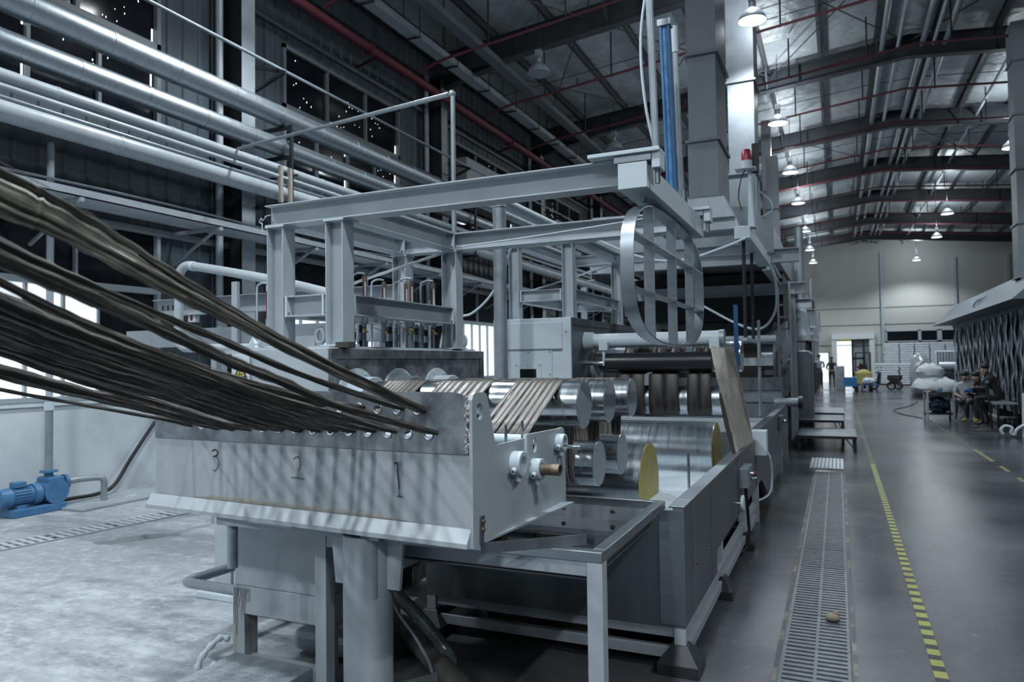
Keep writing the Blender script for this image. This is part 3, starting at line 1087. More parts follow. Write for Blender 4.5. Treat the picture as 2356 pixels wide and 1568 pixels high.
# marker numbers, flat pen strokes on the paint
def stroke(P, w, u0, z0, sc):
    m = MB()
    Q = smoothpath([bp(u0-a*sc, -.0012, z0+b*sc) for a, b in P], 5)
    for a, b in zip(Q[:-1], Q[1:]):
        m.bar(a, b+(b-a)*.15, .0014, w, up=Nn.cross(b-a))
    return m.build('number_mark', INK, gb)
D3 = [(-.35, .85), (-.1, 1.0), (.25, .95), (.38, .78), (.25, .55), (-.1, .42)]
D3b = [(-.2, .42), (.2, .42), (.45, .15), (.5, -.2), (.3, -.55), (0, -.8), (-.2, -.7)]
stroke(D3, .006, 1.535, 1.268, .060); stroke(D3b, .003, 1.535, 1.268, .060)
D2 = [(-.4, .75), (-.3, .95), (-.05, 1.05), (.22, .95), (.35, .6), (.30, .2), (.1, -.15)]
stroke(D2, .003, .963, 1.262, .056); stroke([(-.75, -.75), (0, -.72), (.7, -.82)], .0026, .963, 1.262, .056)
stroke([(-.22, 1.0), (-.05, 1.1), (.05, 1.12)], 0.0052, .375, 1.250, .068)
stroke([(.05, 1.12), (.05, .4), (.12, -.1), (.14, -.55)], 0.0059, .375, 1.250, .068)
stroke([(.14, -.55), (.18, -1.0)], 0.0023, .375, 1.250, .068)
stroke([(0, -1.05), (.2, -1.02), (.42, -1.05)], 0.0039, .375, 1.250, .068)
stroke([(-.6, 1.75), (-.2, 1.8), (.2, 1.7), (.3, 1.3), (-.05, 1.1)], .0028, .455, 1.372, .03)
# eyelets in the holes
e0 = None
for k, (L, z) in enumerate(((holes_lo, 1.452), (holes_up, 1.557))):
    for u in L:
        c = bp(u, -.004, z)
        if e0 is None:
            e0 = MB().ring((0, 0, 0), Nn, .0218, .0032, 24, 8).build('eyelet', STEEL, gb, smooth=60)
            e0.location = c
        else:
            q = e0.copy()
            COL.objects.link(q)
            q.parent = gb
            q.matrix_parent_inverse = WORLDLY[gb.name]
            q.location = c
# loose flat bar lying on the tray edge
m = MB().bar((-1.385, 2.735, .975), (-1.0, 2.98, .990), .006, .045)
tag(m.build('flat_bar', STEEL_P), 'loose bent flat steel bar lying across the tray edge under the box corner', 'bar')

# ------------------------------------------------------------------ tows
tow_data = [
('u', [(-1.7, -0.427, 2.758), (-1.671, 0.472, 2.362), (-1.655, 0.972, 2.177), (-1.652, 1.066, 2.146), (-1.648, 1.225, 2.083), (-1.642, 1.415, 1.998), (-1.636, 1.644, 1.902), (-1.628, 1.926, 1.798), (-1.608, 2.666, 1.555), (-1.608, 2.786, 1.55)], 0.035, 0.03),
('u', [(-1.689, -0.425, 2.677), (-1.67, 0.475, 2.309), (-1.659, 0.975, 2.14), (-1.657, 1.069, 2.112), (-1.652, 1.229, 2.051), (-1.647, 1.419, 1.976), (-1.641, 1.649, 1.888), (-1.634, 1.932, 1.787), (-1.614, 2.667, 1.551), (-1.614, 2.787, 1.546)], 0.06, 0.04),
('u', [(-1.694, -0.421, 2.558), (-1.675, 0.479, 2.245), (-1.664, 0.979, 2.107), (-1.662, 1.072, 2.085), (-1.658, 1.233, 2.032), (-1.653, 1.424, 1.956), (-1.647, 1.655, 1.879), (-1.64, 1.939, 1.778), (-1.621, 2.667, 1.549), (-1.621, 2.787, 1.544)], 0.045, 0.03),
('u', [(-1.756, -0.376, 2.636), (-1.746, 0.524, 2.228), (-1.741, 1.024, 2.037), (-1.739, 1.208, 1.974), (-1.736, 1.475, 1.889), (-1.734, 1.662, 1.835), (-1.729, 2.045, 1.715), (-1.722, 2.675, 1.56), (-1.722, 2.795, 1.555)], 0.03, 0.02),
('l', [(-1.663, -0.452, 2.573), (-1.629, 0.447, 2.171), (-1.61, 0.947, 1.984), (-1.602, 1.159, 1.913), (-1.595, 1.356, 1.843), (-1.588, 1.57, 1.763), (-1.581, 1.768, 1.701), (-1.571, 2.036, 1.609), (-1.549, 2.662, 1.461), (-1.549, 2.782, 1.456)], 0.036, 0.03),
('l', [(-1.773, -0.356, 2.664), (-1.773, 0.544, 2.186), (-1.773, 1.044, 1.955), (-1.773, 1.215, 1.883), (-1.772, 1.38, 1.823), (-1.771, 1.598, 1.75), (-1.769, 1.874, 1.659), (-1.767, 2.211, 1.574), (-1.765, 2.678, 1.459), (-1.765, 2.798, 1.454)], 0.022, 0.022),
('u', [(-1.878, -0.277, 2.478), (-1.897, 0.623, 2.103), (-1.907, 1.123, 1.93), (-1.912, 1.368, 1.855), (-1.92, 1.733, 1.749), (-1.929, 2.158, 1.651), (-1.935, 2.393, 1.6), (-1.941, 2.691, 1.562), (-1.941, 2.811, 1.557)], 0.032, 0.028),
('l', [(-1.849, -0.304, 2.537), (-1.857, 0.596, 2.115), (-1.861, 1.096, 1.917), (-1.863, 1.323, 1.836), (-1.867, 1.609, 1.75), (-1.871, 1.982, 1.638), (-1.876, 2.347, 1.538), (-1.88, 2.686, 1.461), (-1.88, 2.806, 1.456)], 0.04, 0.03),
('u', [(-2.002, -0.168, 2.439), (-2.057, 0.73, 2.077), (-2.087, 1.229, 1.911), (-2.103, 1.493, 1.834), (-2.124, 1.83, 1.743), (-2.151, 2.278, 1.643), (-2.177, 2.708, 1.566), (-2.177, 2.828, 1.561)], 0.035, 0.025),
('l', [(-1.9, -0.252, 2.52), (-1.93, 0.647, 2.101), (-1.947, 1.147, 1.904), (-1.955, 1.387, 1.819), (-1.964, 1.693, 1.729), (-1.976, 2.093, 1.616), (-1.985, 2.4, 1.525), (-1.994, 2.695, 1.455), (-1.994, 2.815, 1.45)], 0.035, 0.03),
('l', [(-1.961, -0.204, 2.469), (-2.003, 0.695, 2.075), (-2.027, 1.194, 1.892), (-2.039, 1.448, 1.809), (-2.055, 1.771, 1.716), (-2.075, 2.198, 1.592), (-2.099, 2.703, 1.452), (-2.099, 2.823, 1.447)], 0.045, 0.03),
('u', [(-2.06, -0.111, 2.51), (-2.137, 0.786, 2.119), (-2.18, 1.284, 1.937), (-2.204, 1.564, 1.846), (-2.233, 1.925, 1.755), (-2.264, 2.299, 1.669), (-2.299, 2.717, 1.568), (-2.299, 2.837, 1.563)], 0.03, 0.025),
('l', [(-2.014, -0.155, 2.452), (-2.074, 0.743, 2.06), (-2.108, 1.242, 1.877), (-2.126, 1.509, 1.79), (-2.149, 1.852, 1.693), (-2.178, 2.307, 1.562), (-2.205, 2.71, 1.448), (-2.205, 2.83, 1.443)], 0.05, 0.035),
('l', [(-2.077, -0.101, 2.433), (-2.154, 0.796, 2.044), (-2.196, 1.294, 1.863), (-2.22, 1.576, 1.772), (-2.252, 1.941, 1.673), (-2.284, 2.319, 1.558), (-2.319, 2.719, 1.447), (-2.319, 2.839, 1.442)], 0.05, 0.04),
('u', [(-2.127, -0.05, 2.428), (-2.223, 0.845, 2.066), (-2.277, 1.342, 1.9), (-2.309, 1.639, 1.813), (-2.35, 2.026, 1.725), (-2.393, 2.43, 1.635), (-2.425, 2.727, 1.57), (-2.425, 2.847, 1.565)], 0.04, 0.03),
('l', [(-2.135, -0.043, 2.411), (-2.234, 0.852, 2.027), (-2.289, 1.349, 1.849), (-2.322, 1.648, 1.754), (-2.364, 2.038, 1.649), (-2.403, 2.389, 1.539), (-2.44, 2.728, 1.445), (-2.44, 2.848, 1.44)], 0.045, 0.035),
('l', [(-2.194, 0.011, 2.396), (-2.31, 0.903, 2.01), (-2.374, 1.399, 1.832), (-2.415, 1.715, 1.731), (-2.47, 2.129, 1.621), (-2.512, 2.445, 1.527), (-2.55, 2.736, 1.444), (-2.55, 2.856, 1.439)], 0.04, 0.03),
('l', [(-2.243, 0.067, 2.389), (-2.382, 0.956, 1.995), (-2.459, 1.45, 1.812), (-2.511, 1.783, 1.702), (-2.569, 2.154, 1.597), (-2.614, 2.442, 1.511), (-2.661, 2.744, 1.442), (-2.661, 2.864, 1.437)], 0.035, 0.028),
('u', [(-2.193, 0.013, 2.303), (-2.311, 0.905, 1.995), (-2.377, 1.401, 1.859), (-2.419, 1.718, 1.785), (-2.475, 2.133, 1.688), (-2.517, 2.451, 1.63), (-2.555, 2.736, 1.57), (-2.555, 2.856, 1.565)], 0.045, 0.035),
('l', [(-2.296, 0.121, 2.23), (-2.455, 1.007, 1.899), (-2.543, 1.499, 1.751), (-2.609, 1.867, 1.655), (-2.676, 2.241, 1.565), (-2.732, 2.553, 1.484), (-2.768, 2.752, 1.441), (-2.768, 2.872, 1.436)], 0.042, 0.032),
('l', [(-2.343, 0.181, 2.189), (-2.527, 1.062, 1.873), (-2.629, 1.551, 1.733), (-2.71, 1.939, 1.638), (-2.792, 2.338, 1.545), (-2.841, 2.574, 1.482), (-2.879, 2.76, 1.44), (-2.879, 2.88, 1.435)], 0.03, 0.024),
('l', [(-2.444, 0.297, 2.076), (-2.672, 1.167, 1.798), (-2.799, 1.651, 1.679), (-2.894, 2.013, 1.605), (-3.032, 2.539, 1.5), (-3.094, 2.776, 1.447), (-3.094, 2.896, 1.442)], 0.018, 0.013),
]
random.seed(21)
names = {'u': 'upper', 'l': 'lower'}
NT = len(tow_data)
ORD = ['first', 'second', 'third', 'fourth', 'fifth', 'sixth', 'seventh', 'eighth', 'ninth', 'tenth', 'eleventh', 'twelfth', 'thirteenth', 'fourteenth', 'fifteenth', 'sixteenth']
TL = {0: 'dark top strand of the pale dusty tow bundle entering the nearest upper eyelet', 1: 'wide pale dusty tow in the middle of the topmost bundle', 2: 'ragged pale lower strand of the topmost tow bundle'}
cnt = {'u': 0, 'l': 0}
for i, (row, pts, w0, w1) in enumerate(tow_data):
    P = smoothpath(pts, 7)
    n = len(P)
    rr = []
    for k in range(n):
        f = k/(n-1)
        w = w0+(w1-w0)*min(1, f*1.5)
        if f > .5:
            w = w1+(.024-w1)*((f-.5)/.5)
        if k >= n-8:
            w = min(w, .020)
        rr.append(w/2*(1+.10*math.sin(k*1.7+i)))
    pale = i in (1, 2)
    if i > 2:
        cnt[row] += 1
    nb = 18
    m = MB()
    m.tube(P, rr, nb, lobes=(.16, 4+i % 3, 5+i % 4))
    t = m.build('fibre_tow', TOWL if pale else TOW, smooth=70)
    lab = TL.get(i) or 'dark fibre tow entering the %s eyelet of the %s row from the near corner' % (ORD[(
        {3: 1, 4: 0, 5: 2, 6: 3, 7: 3, 8: 5, 9: 4, 10: 5, 11: 6, 12: 6, 13: 7, 14: 7, 15: 8, 16: 9, 17: 10, 18: 8, 19: 11, 20: 12, 21: 13}[i])], names[row])
    tag(t, lab, 'tow', 'dark fibre tows running into the guide box')
    # a few loose filaments clinging to it
    if i % 2 == 0:
        f = MB()
        for q in range(3):
            a = random.randint(6, n-30)
            Q = [P[a+j]+Vector((random.uniform(-.006, .006), random.uniform(-.006, .006), rr[a+j]+.004+random.uniform(0, .008))) for j in range(0, 20, 4)]
            f.tube(smoothpath(Q, 3), .0006, 4)
        f.build('loose_filament', TOWL, t)

# ------------------------------------------------------------------ serpentine web over the rolls
RR = .145
rolls = [(4.20, 1.493, 1), (4.48, 1.10, -1), (4.737, 1.488, 1), (5.025, 1.097, -1), (5.32, 1.482, 1)]
def wrap(path_start, circles, end, rad=RR+.003):
    """tape path in (y, z) passing over (+1) and under (-1) the circles"""
    C_ = [(path_start[0], path_start[1], 0, 0)]+[(y, z, rad if len(c) < 3 else rad, s_) for c in circles for (y, z, s_) in [c[:3]]]+[(end[0], end[1], 0, 0)]
    pts = []
    segs = []
    for (ya, za, ra, sa), (yb, zb, rb, sb) in zip(C_[:-1], C_[1:]):
        dx, dz = yb-ya, zb-za
        D = math.hypot(dx, dz)
        Ra, Rb = ra*sa, rb*sb
        k_ = max(-1, min(1, (Ra-Rb)/D))
        q_ = math.sqrt(1-k_*k_)
        nx, nz = k_*dx/D-q_*dz/D, k_*dz/D+q_*dx/D
        pa = (ya+nx*Ra, za+nz*Ra)
        pb = (yb+nx*Rb, zb+nz*Rb)
        segs.append((pa, pb))
    pts.append(segs[0][0])
    for i in range(len(segs)-1):
        y, z, r, s_ = C_[i+1]
        a0 = math.atan2(segs[i][1][1]-z, segs[i][1][0]-y)
        a1 = math.atan2(segs[i+1][0][1]-z, segs[i+1][0][0]-y)
        if s_ > 0:
            while a1 > a0: a1 -= 2*PI
        else:
            while a1 < a0: a1 += 2*PI
        k = 12
        for j in range(k+1):
            a = a0+(a1-a0)*j/k
            pts.append((y+math.cos(a)*r, z+math.sin(a)*r))
    pts.append(segs[-1][1])
    return pts
path = wrap((3.63, 1.365), rolls, (5.36, .86))
def strip(name, m, parent, path, xa0, xa1, xb0, xb1, nx=3, jit=.003, first=2):
    """ribbon along path; x extent goes from (xa0,xa1) at the start to (xb0,xb1) from point `first` on"""
    mb = MB()
    n0 = 0
    D = 0
    V = []
    for i, (y, z) in enumerate(path):
        if i:
            D += math.hypot(y-path[i-1][0], z-path[i-1][1])
        V.append(D)
        f = min(1, i/first)
        a, b = xa0+(xb0-xa0)*f, xa1+(xb1-xa1)*f
        for j in range(nx+1):
            x = a+(b-a)*j/nx
            mb.v.append((x, y+random.uniform(-jit, jit)*.3, z+random.uniform(-jit, jit)*.3))
    for i in range(len(path)-1):
        for j in range(nx):
            q = i*(nx+1)+j
            mb.face((q, q+1, q+nx+2, q+nx+1), ((j*.1, V[i]), (j*.1+.1, V[i]), (j*.1+.1, V[i+1]), (j*.1, V[i+1])))
    o = mb.build(name, m, parent, smooth=50)
    sd = o.modifiers.new('thickness', 'SOLIDIFY')
    sd.thickness = .0025
    sd.offset = 0
    return o
groups = [(-2.80, -2.50, 'left-hand of the three wet tow bands over the steel rolls'), (-2.38, -2.00, 'middle one of the three wet tow bands over the steel rolls'),
          (-1.84, -1.53, 'wet brown tow band nearest the aisle, wound over and under the rolls')]
groups = [(-2.80, -2.50, 'wet tow band nearest the flanged sleeves, over and under the rolls'), (-2.38, -2.00, 'wet tow band in the middle of the steel rolls'),
          (-1.84, -1.53, 'wet brown tow band nearest the aisle, wound over and under the rolls')]
def ladder(path):
    out = [path[0]]
    (y0, z0), (y1, z1) = path[0], path[1]
    for k in range(1, 5):
        out.append((y0+(y1-y0)*k/5, z0+(z1-z0)*k/5))
    return out+path[1:]
lp = ladder(path)
for a, b, lab in groups:
    t = thing('tow_band', lab, 'tow band', ((a+b)/2, 4.2, 1.35), 'wet tow bands over the steel rolls')
    n = 8
    ws = [random.uniform(.7, 1.4) for _ in range(n)]
    x = a
    for i in range(n):
        w = (b-a)*ws[i]/sum(ws)
        sh = random.uniform(-.010, .010)
        strip('band_strand', WEB, t, lp, x+sh-.015, x+w*.95+sh-.015, x, x+w-random.choice((.0005, .001, .004)), first=5, jit=.002)
        x += w

# ================================================================== ROLL STAND (first housing)
rs = thing('roll_stand', 'grey roll stand whose stained steel side carries five cantilevered rolls', 'machine', (-3.5, 5, 0))
HX0, HX1, HY0, HY1 = -3.93, -3.1, 3.9, 6.2
bx('cabinet', PAINT, rs, HX0, HX1, HY0, HY1, .34, 1.87, bevel=.006)
bx('base_beam', PAINT, rs, HX0-.004, HX1+.004, HY0-.004, HY0+.16, .17, .335, bevel=.006)
bx('base_beam', PAINT, rs, HX1-.14, HX1+.004, HY0+.16, HY1, .17, .335, bevel=.006)
bx('base_beam', PAINT, rs, HX0, HX0+.14, HY0+.16, HY1, .17, .335, bevel=.006)
for x, y in ((HX0+.07, HY0+.07), (HX1-.07, HY0+.07), (HX0+.07, HY1-.1), (HX1-.07, HY1-.1), (HX1-.07, 5.0)):
    MB().hbeam((x, y, 0), (x, y, .17), .13, .12, up=(1, 0, 0)).build('leg', PAINT_D, rs)
bx('side_sheet', RAW, rs, HX1, HX1+.006, HY0+.01, HY1, .36, 1.86)
for a in ((HX1+.006, HX1+.02, HY0+.01, HY1, 1.795, 1.865), (HX1+.006, HX1+.02, HY1-.06, HY1, .36, 1.795), (HX1+.006, HX1+.02, HY0+.01, HY0+.06, .36, 1.795)):
    bx('edge_strip', RAW, rs, *a, bevel=.004)
for i, (y, z, s_) in enumerate(rolls):
    f = MB().cyl((HX1+.006, y, z), (HX1+.022, y, z), .235 if s_ > 0 else .20, 48).build('flange_ring', PAINT_W, rs, smooth=35, bevel=.003)
    for k in range(8):
        t_ = 2*PI*k/8+.35
        MB().cyl((HX1+.02, y+math.cos(t_)*.213, z+math.sin(t_)*.213), (HX1+.034, y+math.cos(t_)*.213, z+math.sin(t_)*.213), .010, 8).build('bolt', PAINT_W, f) if s_ > 0 else None
    MB().cyl((HX1+.02, y, z), (HX1+.17, y, z), .175, 48).build('bearing_sleeve', PAINT_W, rs, smooth=35, bevel=.004)
    r = MB().lathe((HX1+.17, y, z), (1, 0, 0), [(0, .06), (.02, .06), (.02, RR-.006), (.026, RR), (1.519, RR), (1.522, RR-.003)], 64).build('steel_roll', CHROME, rs, smooth=30)
    d = MB().cyl((HX1+1.691, y, z), (HX1+1.6935, y, z), RR-.005, 64).build('end_disc', ROLLEND, r, smooth=30)
    for k in range(4):
        t_ = 2*PI*k/4+.6
        MB().cyl((HX1+1.693, y+math.cos(t_)*.118, z+math.sin(t_)*.118), (HX1+1.697, y+math.cos(t_)*.118, z+math.sin(t_)*.118), .006, 8).build('end_screw', CHROME, r)
# plates, lifting eyes, blocks on top
for x, y in ((-4.00+.15, 4.05), (-3.42, 4.22), (-3.27, 6.12)):
    m = MB().ring((x, y, 1.965), (.35, 1, 0), .055, .016, 28, 10)
    m.cyl((x, y, 1.87), (x, y, 1.905), .035, 16, .024)
    m.build('lifting_eye', PAINT_W, rs, smooth=60)
bx('wood_packer', BARK, rs, -3.13, -3.02+.0, 4.02, 4.10, 1.872, 1.91)
bx('top_plate', PAINT, rs, -3.85, -3.15, 3.98, 6.15, 1.87, 1.885)
for x in (-3.0, -3.3):
    pass
# gauges and valves standing on the housing
for i in range(9):
    y = 4.45+.17*i
    x = -3.38-.05*(i % 3)
    v = thing('valve_set', 'small ball valve with yellow lever on the nearest housing, %s from the front' % ORD[i], 'valve', (x, y, 1.885), 'ball valves on the roll stand housing')
    tb('pipe_stub', GPIPE if i % 2 else DARK, v, [(x, y, 1.886), (x, y, 2.09)], .016, 10)
    MB().cyl((x, y, 1.95), (x, y, 2.01), .026, 12).build('valve_body', STEEL, v, smooth=35)
    MB().cyl((x, y, 2.07), (x, y, 2.10), .022, 6).build('valve_nut', STEEL, v)
    MB().bar((x, y, 2.02), (x-.06, y-.05, 2.055), .016, .005).build('lever', YEL, v)

# warning sign on the housing front
sg = thing('warning_sign', 'white and yellow warning sign with a black triangle on the housing front', 'sign', (-3.86, 3.885, 1.72))
bx('sign_plate', SIGNW, sg, -3.93, -3.77, 3.882, 3.892, 1.56, 1.84, bevel=.002)
bx('caption_field', SIGNY, sg, -3.922, -3.778, 3.880, 3.8825, 1.57, 1.645)
m = MB().prism([(-3.915, 3.8805, 1.668), (-3.785, 3.8805, 1.668), (-3.85, 3.8805, 1.785)], (0, .002, 0))
m.build('triangle_border', INK, sg)
m = MB().prism([(-3.893, 3.8795, 1.682), (-3.807, 3.8795, 1.682), (-3.85, 3.8795, 1.760)], (0, .002, 0))
m.build('triangle_field', SIGNY, sg)
m = MB()
m.bar((-3.872, 3.879, 1.690), (-3.825, 3.879, 1.700), .001, .005)
m.bar((-3.862, 3.879, 1.702), (-3.848, 3.879, 1.722), .001, .006)
m.bar((-3.848, 3.879, 1.722), (-3.835, 3.879, 1.712), .001, .004)
m.bar((-3.862, 3.879, 1.702), (-3.84, 3.879, 1.694), .001, .005)
m.sph((-3.846, 3.879, 1.731), .005, 8, 6, (1, .3, 1))
m.build('slipping_figure', INK, sg)
fc = bpy.data.curves.new('caption', 'FONT')
fc.body = '\u5c0f\u5fc3\u5730\u6ed1'
fc.size = .036
fc.align_x = 'CENTER'
fo = bpy.data.objects.new('caption', fc)
COL.objects.link(fo)
fo.location = (-3.85, 3.8785, 1.592)
fo.rotation_euler = (R_(90), 0, 0)
fo.parent = sg
fo.matrix_parent_inverse = WORLDLY[sg.name]
fc.materials.append(INK)
bpy.context.view_layer.update()
cm = bpy.data.meshes.new_from_object(fo.evaluated_get(bpy.context.evaluated_depsgraph_get()))
bpy.data.objects.remove(fo)
fo = bpy.data.objects.new('caption', cm)
COL.objects.link(fo)
fo.parent = sg
fo.matrix_parent_inverse = WORLDLY[sg.name]
fo.location = (-3.85, 3.8785, 1.592)
fo.rotation_euler = (R_(90), 0, 0)

# ------------------------------------------------------------------ steel gantry on top
def endplate(p, x, y, z, ax):
    w, h, t = .10, .15, .008
    if ax == 'x':
        o = bx('end_plate', PAINT_W, p, x-t, x+t, y-w/2-.015, y+w/2+.015, z-h/2, z+h/2)
        B = [((x-t-.008, y+a, z+b), (x+t+.008, y+a, z+b)) for a in (-.045, .045) for b in (-.05, .05)]
    else:
        o = bx('end_plate', PAINT_W, p, x-w/2-.015, x+w/2+.015, y-t, y+t, z-h/2, z+h/2)
        B = [((x+a, y-t-.010, z+b), (x+a, y+t+.010, z+b)) for a in (-.045, .045) for b in (-.05, .05)]
    for a, b in B:
        MB().cyl(a, b, .010, 6).build('bolt', STEEL, o)
    return o
def gantry(label, X0, X1, Ya, Yb, z0, zt, xend, h=.155, zlow=None):
    g = thing('steel_gantry', label, 'frame', ((X0+X1)/2, (Ya+Yb)/2, z0))
    zb = zt-h/2
    for x in (X0, X1):
        for y in (Ya, Yb):
            MB().hbeam((x, y, z0+.012), (x, y, zt-h), .15, .13, .010, .008, up=(1, 0, 0)).build('post', PAINT, g, bevel=.0015)
            b = bx('base_plate', PAINT_W, g, x-.10, x+.10, y-.09, y+.09, z0, z0+.012)
            bx('head_plate', PAINT_W, g, x-.085, x+.085, y-.075, y+.075, zt-h-.012, zt-h)
            for a in (-.06, .06):
                MB().cyl((x+a, y-.05, zt-h-.03), (x+a, y-.05, zt-h-.012), .010, 6).build('bolt', STEEL, b)
    for y in (Ya, Yb):
        MB().hbeam((X0-.09 if y == Ya else X0-.07, y, zb), (xend, y, zb), h, .14, .010, .008).build('boom_beam', PAINT, g, bevel=.0015)
    for x in (X0, X1):
        MB().hbeam((x, Ya+.06, zb), (x, Yb-.06, zb), h-.002, .13, .010, .008).build('side_beam', PAINT, g, bevel=.0015)
        endplate(g, x, Yb-.07, zb, 'y')
    zl = zlow
    for x in (X0, X1):
        MB().hbeam((x, Ya+.08, zl), (x, Yb-.08, zl), .15, .12, .009, .007).build('tie_beam', PAINT, g, bevel=.0015)
        endplate(g, x, Yb-.09, zl, 'y')
        endplate(g, x, Ya+.09, zl, 'y')
    for y in (Ya, Yb):
        MB().hbeam((X0+.08, y, zl), (X1-.08, y, zl), .15, .12, .009, .007).build('tie_beam', PAINT, g, bevel=.0015)
        endplate(g, X0+.10, y, zl, 'x')
        endplate(g, X1-.10, y, zl, 'x')
    MB().bar((X0, Ya+.2, zl+.06), (X1, Yb-.15, zt-h-.03), .03, .02).build('brace_bar', PAINT_W, g)
    return g
ga = gantry('pale grey H-beam gantry on the nearest housing with long booms over the rolls', -3.72, -3.19, 4.15, 5.79, 1.885, 2.93, -1.13, zlow=2.18)
# lifting wire twisted at the boom end
tag(MB().tube(smoothpath([(-3.80, 4.13, 2.87), (-3.84, 4.12, 2.86), (-3.82, 4.1, 2.85), (-3.87, 4.12, 2.83), (-3.86, 4.1, 2.845), (-3.90, 4.12, 2.82), (-3.865, 4.11, 2.81), (-3.86, 4.11, 2.76), (-3.86, 4.11, 2.74)], 4), .004, 6).build('wire_tie', PAINT_W, smooth=60),
    'short twisted end of pale wire on the beam tip', 'wire')

# lowering rack under the booms
lr = thing('lowering_rack', 'oval rack of flat steel bars hung under the box beam across the booms', 'rack', (-1.03, 5.0, 2.75))
bx('box_beam', PAINT_W, lr, -1.125, -.955, 4.02, 5.92, 2.735, 2.885, bevel=.004)
for y in (4.07, 5.82):
    bx('clamp_plate', PAINT_W, lr, -1.30, -.88, y-.07, y+.09, 2.932, 2.955, bevel=.003)
    bx('clamp_plate', STEEL, lr, -1.15, -.93, y-.05, y+.08, 2.887, 2.931, bevel=.004)
    bx('end_bracket', PAINT_W, lr, -.928, -.88, y-.05, y+.08, 2.84, 2.931, bevel=.004)
    for x in (-.905,):
        MB().cyl((x, y, 2.76), (x, y, 2.84), .014, 6).build('clamp_bolt', STEEL, lr)
def sell(t, a, b, n):
    c, s_ = math.cos(t), math.sin(t)
    return a*math.copysign(abs(c)**(2/n), c), b*math.copysign(abs(s_)**(2/n), s_)
cyc, czc, ay, az = 5.0, 2.29, 1.14, .435
N_ = 96
ring = [sell(2*PI*i/N_, ay, az, 3.0) for i in range(N_)]
m = MB()
for r_, (dy, dz) in enumerate(ring):
    k = len(m.v)
    for xx, sc in ((-1.075, 1), (-1.0, 1), (-1.0, .985), (-1.075, .985)):
        f = 1 if sc == 1 else (1-.010/ay)
        g_ = 1 if sc == 1 else (1-.010/az)
        m.v.append((xx, cyc+dy*f, czc+dz*g_))
for i in range(N_):
    for j in range(4):
        a, b = i*4+j, i*4+(j+1) % 4
        c, d = ((i+1) % N_)*4+(j+1) % 4, ((i+1) % N_)*4+j
        m.face((a, b, c, d))
m.build('oval_band', STEEL, lr, smooth=40)
def zat(y):
    q = abs((y-cyc)/ay)
    return az*(1-q**3)**(1/3)
def yat(z):
    q = abs((z-czc)/az)
    return ay*(1-q**3)**(1/3)
for y in (4.38, 5.05, 5.70):
    bx('upright_bar', STEEL, lr, -1.07, -1.005, y-.005, y+.005, czc-zat(y)+.008, czc+zat(y)-.008)
for z in (2.47, 2.16):
    bx('cross_bar', STEEL, lr, -1.075, -1.0, cyc-yat(z)+.008, cyc+yat(z)-.008, z-.005, z+.005)
for y in (4.3, 4.75, 5.2, 5.65):
    MB().cyl((-1.04, y, 2.715), (-1.04, y, 2.738), .018, 12).build('hanger_stud', STEEL, lr)

# pneumatic cylinder standing on it
def tilt(p, o=(-1.03, 5.10, 2.89), a=-.026):
    v = Vector(p)-Vector(o)
    return (o[0]+v.x+a*v.z, o[1]+v.y, o[2]+v.z)
pc = thing('lift_cylinder', 'blue pneumatic lift cylinder standing upright on the box beam', 'cylinder', (-1.03, 5.1, 2.89))
MB().cyl(tilt((-1.03, 5.1, 2.95)), tilt((-1.03, 5.1, 4.13)), .030, 32).build('barrel', BLUEC, pc, smooth=40)
for dx, dy in ((-.027, -.027), (.027, -.027), (.027, .027), (-.027, .027)):
    MB().cyl(tilt((-1.03+dx, 5.1+dy, 2.93)), tilt((-1.03+dx, 5.1+dy, 4.13)), .010, 12).build('profile_corner', BLUE, pc, smooth=40)
MB().bar(tilt((-1.03, 5.1, 4.125)), tilt((-1.03, 5.1, 4.175)), .095, .085, up=(0, 1, 0)).build('end_cap', STEEL, pc, bevel=.004)
MB().bar(tilt((-1.03, 5.1, 2.885)), tilt((-1.03, 5.1, 2.95)), .08, .08, up=(0, 1, 0)).build('end_cap', BLUE, pc, bevel=.004)
g1_ = thing('guide_pipe', 'grey steel guide pipe standing just left of the blue cylinder', 'pipe', (-1.03, 4.62, 2.886))
tb('pipe', GPIPE, g1_, [tilt((-1.03, 4.62, 2.886)), tilt((-1.03, 4.62, 6.2))], .024, 18)
MB().tube(smoothpath([(-1.06, 4.66, 4.35), (-1.13, 4.66, 3.9), (-1.11, 4.66, 3.45), (-1.04, 4.70, 3.05)], 6), .010, 8).build('air_hose', PAINT_W, g1_, smooth=60)
g2_ = thing('guide_pipe', 'steel guide pipe with white top sleeve just right of the blue cylinder', 'pipe', (-1.03, 5.45, 2.886))
tb('pipe', GPIPE, g2_, [tilt((-1.03, 5.45, 2.886)), tilt((-1.03, 5.45, 4.20))], .022, 18)
tb('top_sleeve', PAINT_W, g2_, [tilt((-1.03, 5.45, 4.08)), tilt((-1.03, 5.45, 4.28))], .026, 18)
tb('foot_sleeve', STEEL, g2_, [tilt((-1.03, 5.45, 2.886)), tilt((-1.03, 5.45, 3.02))], .040, 20)

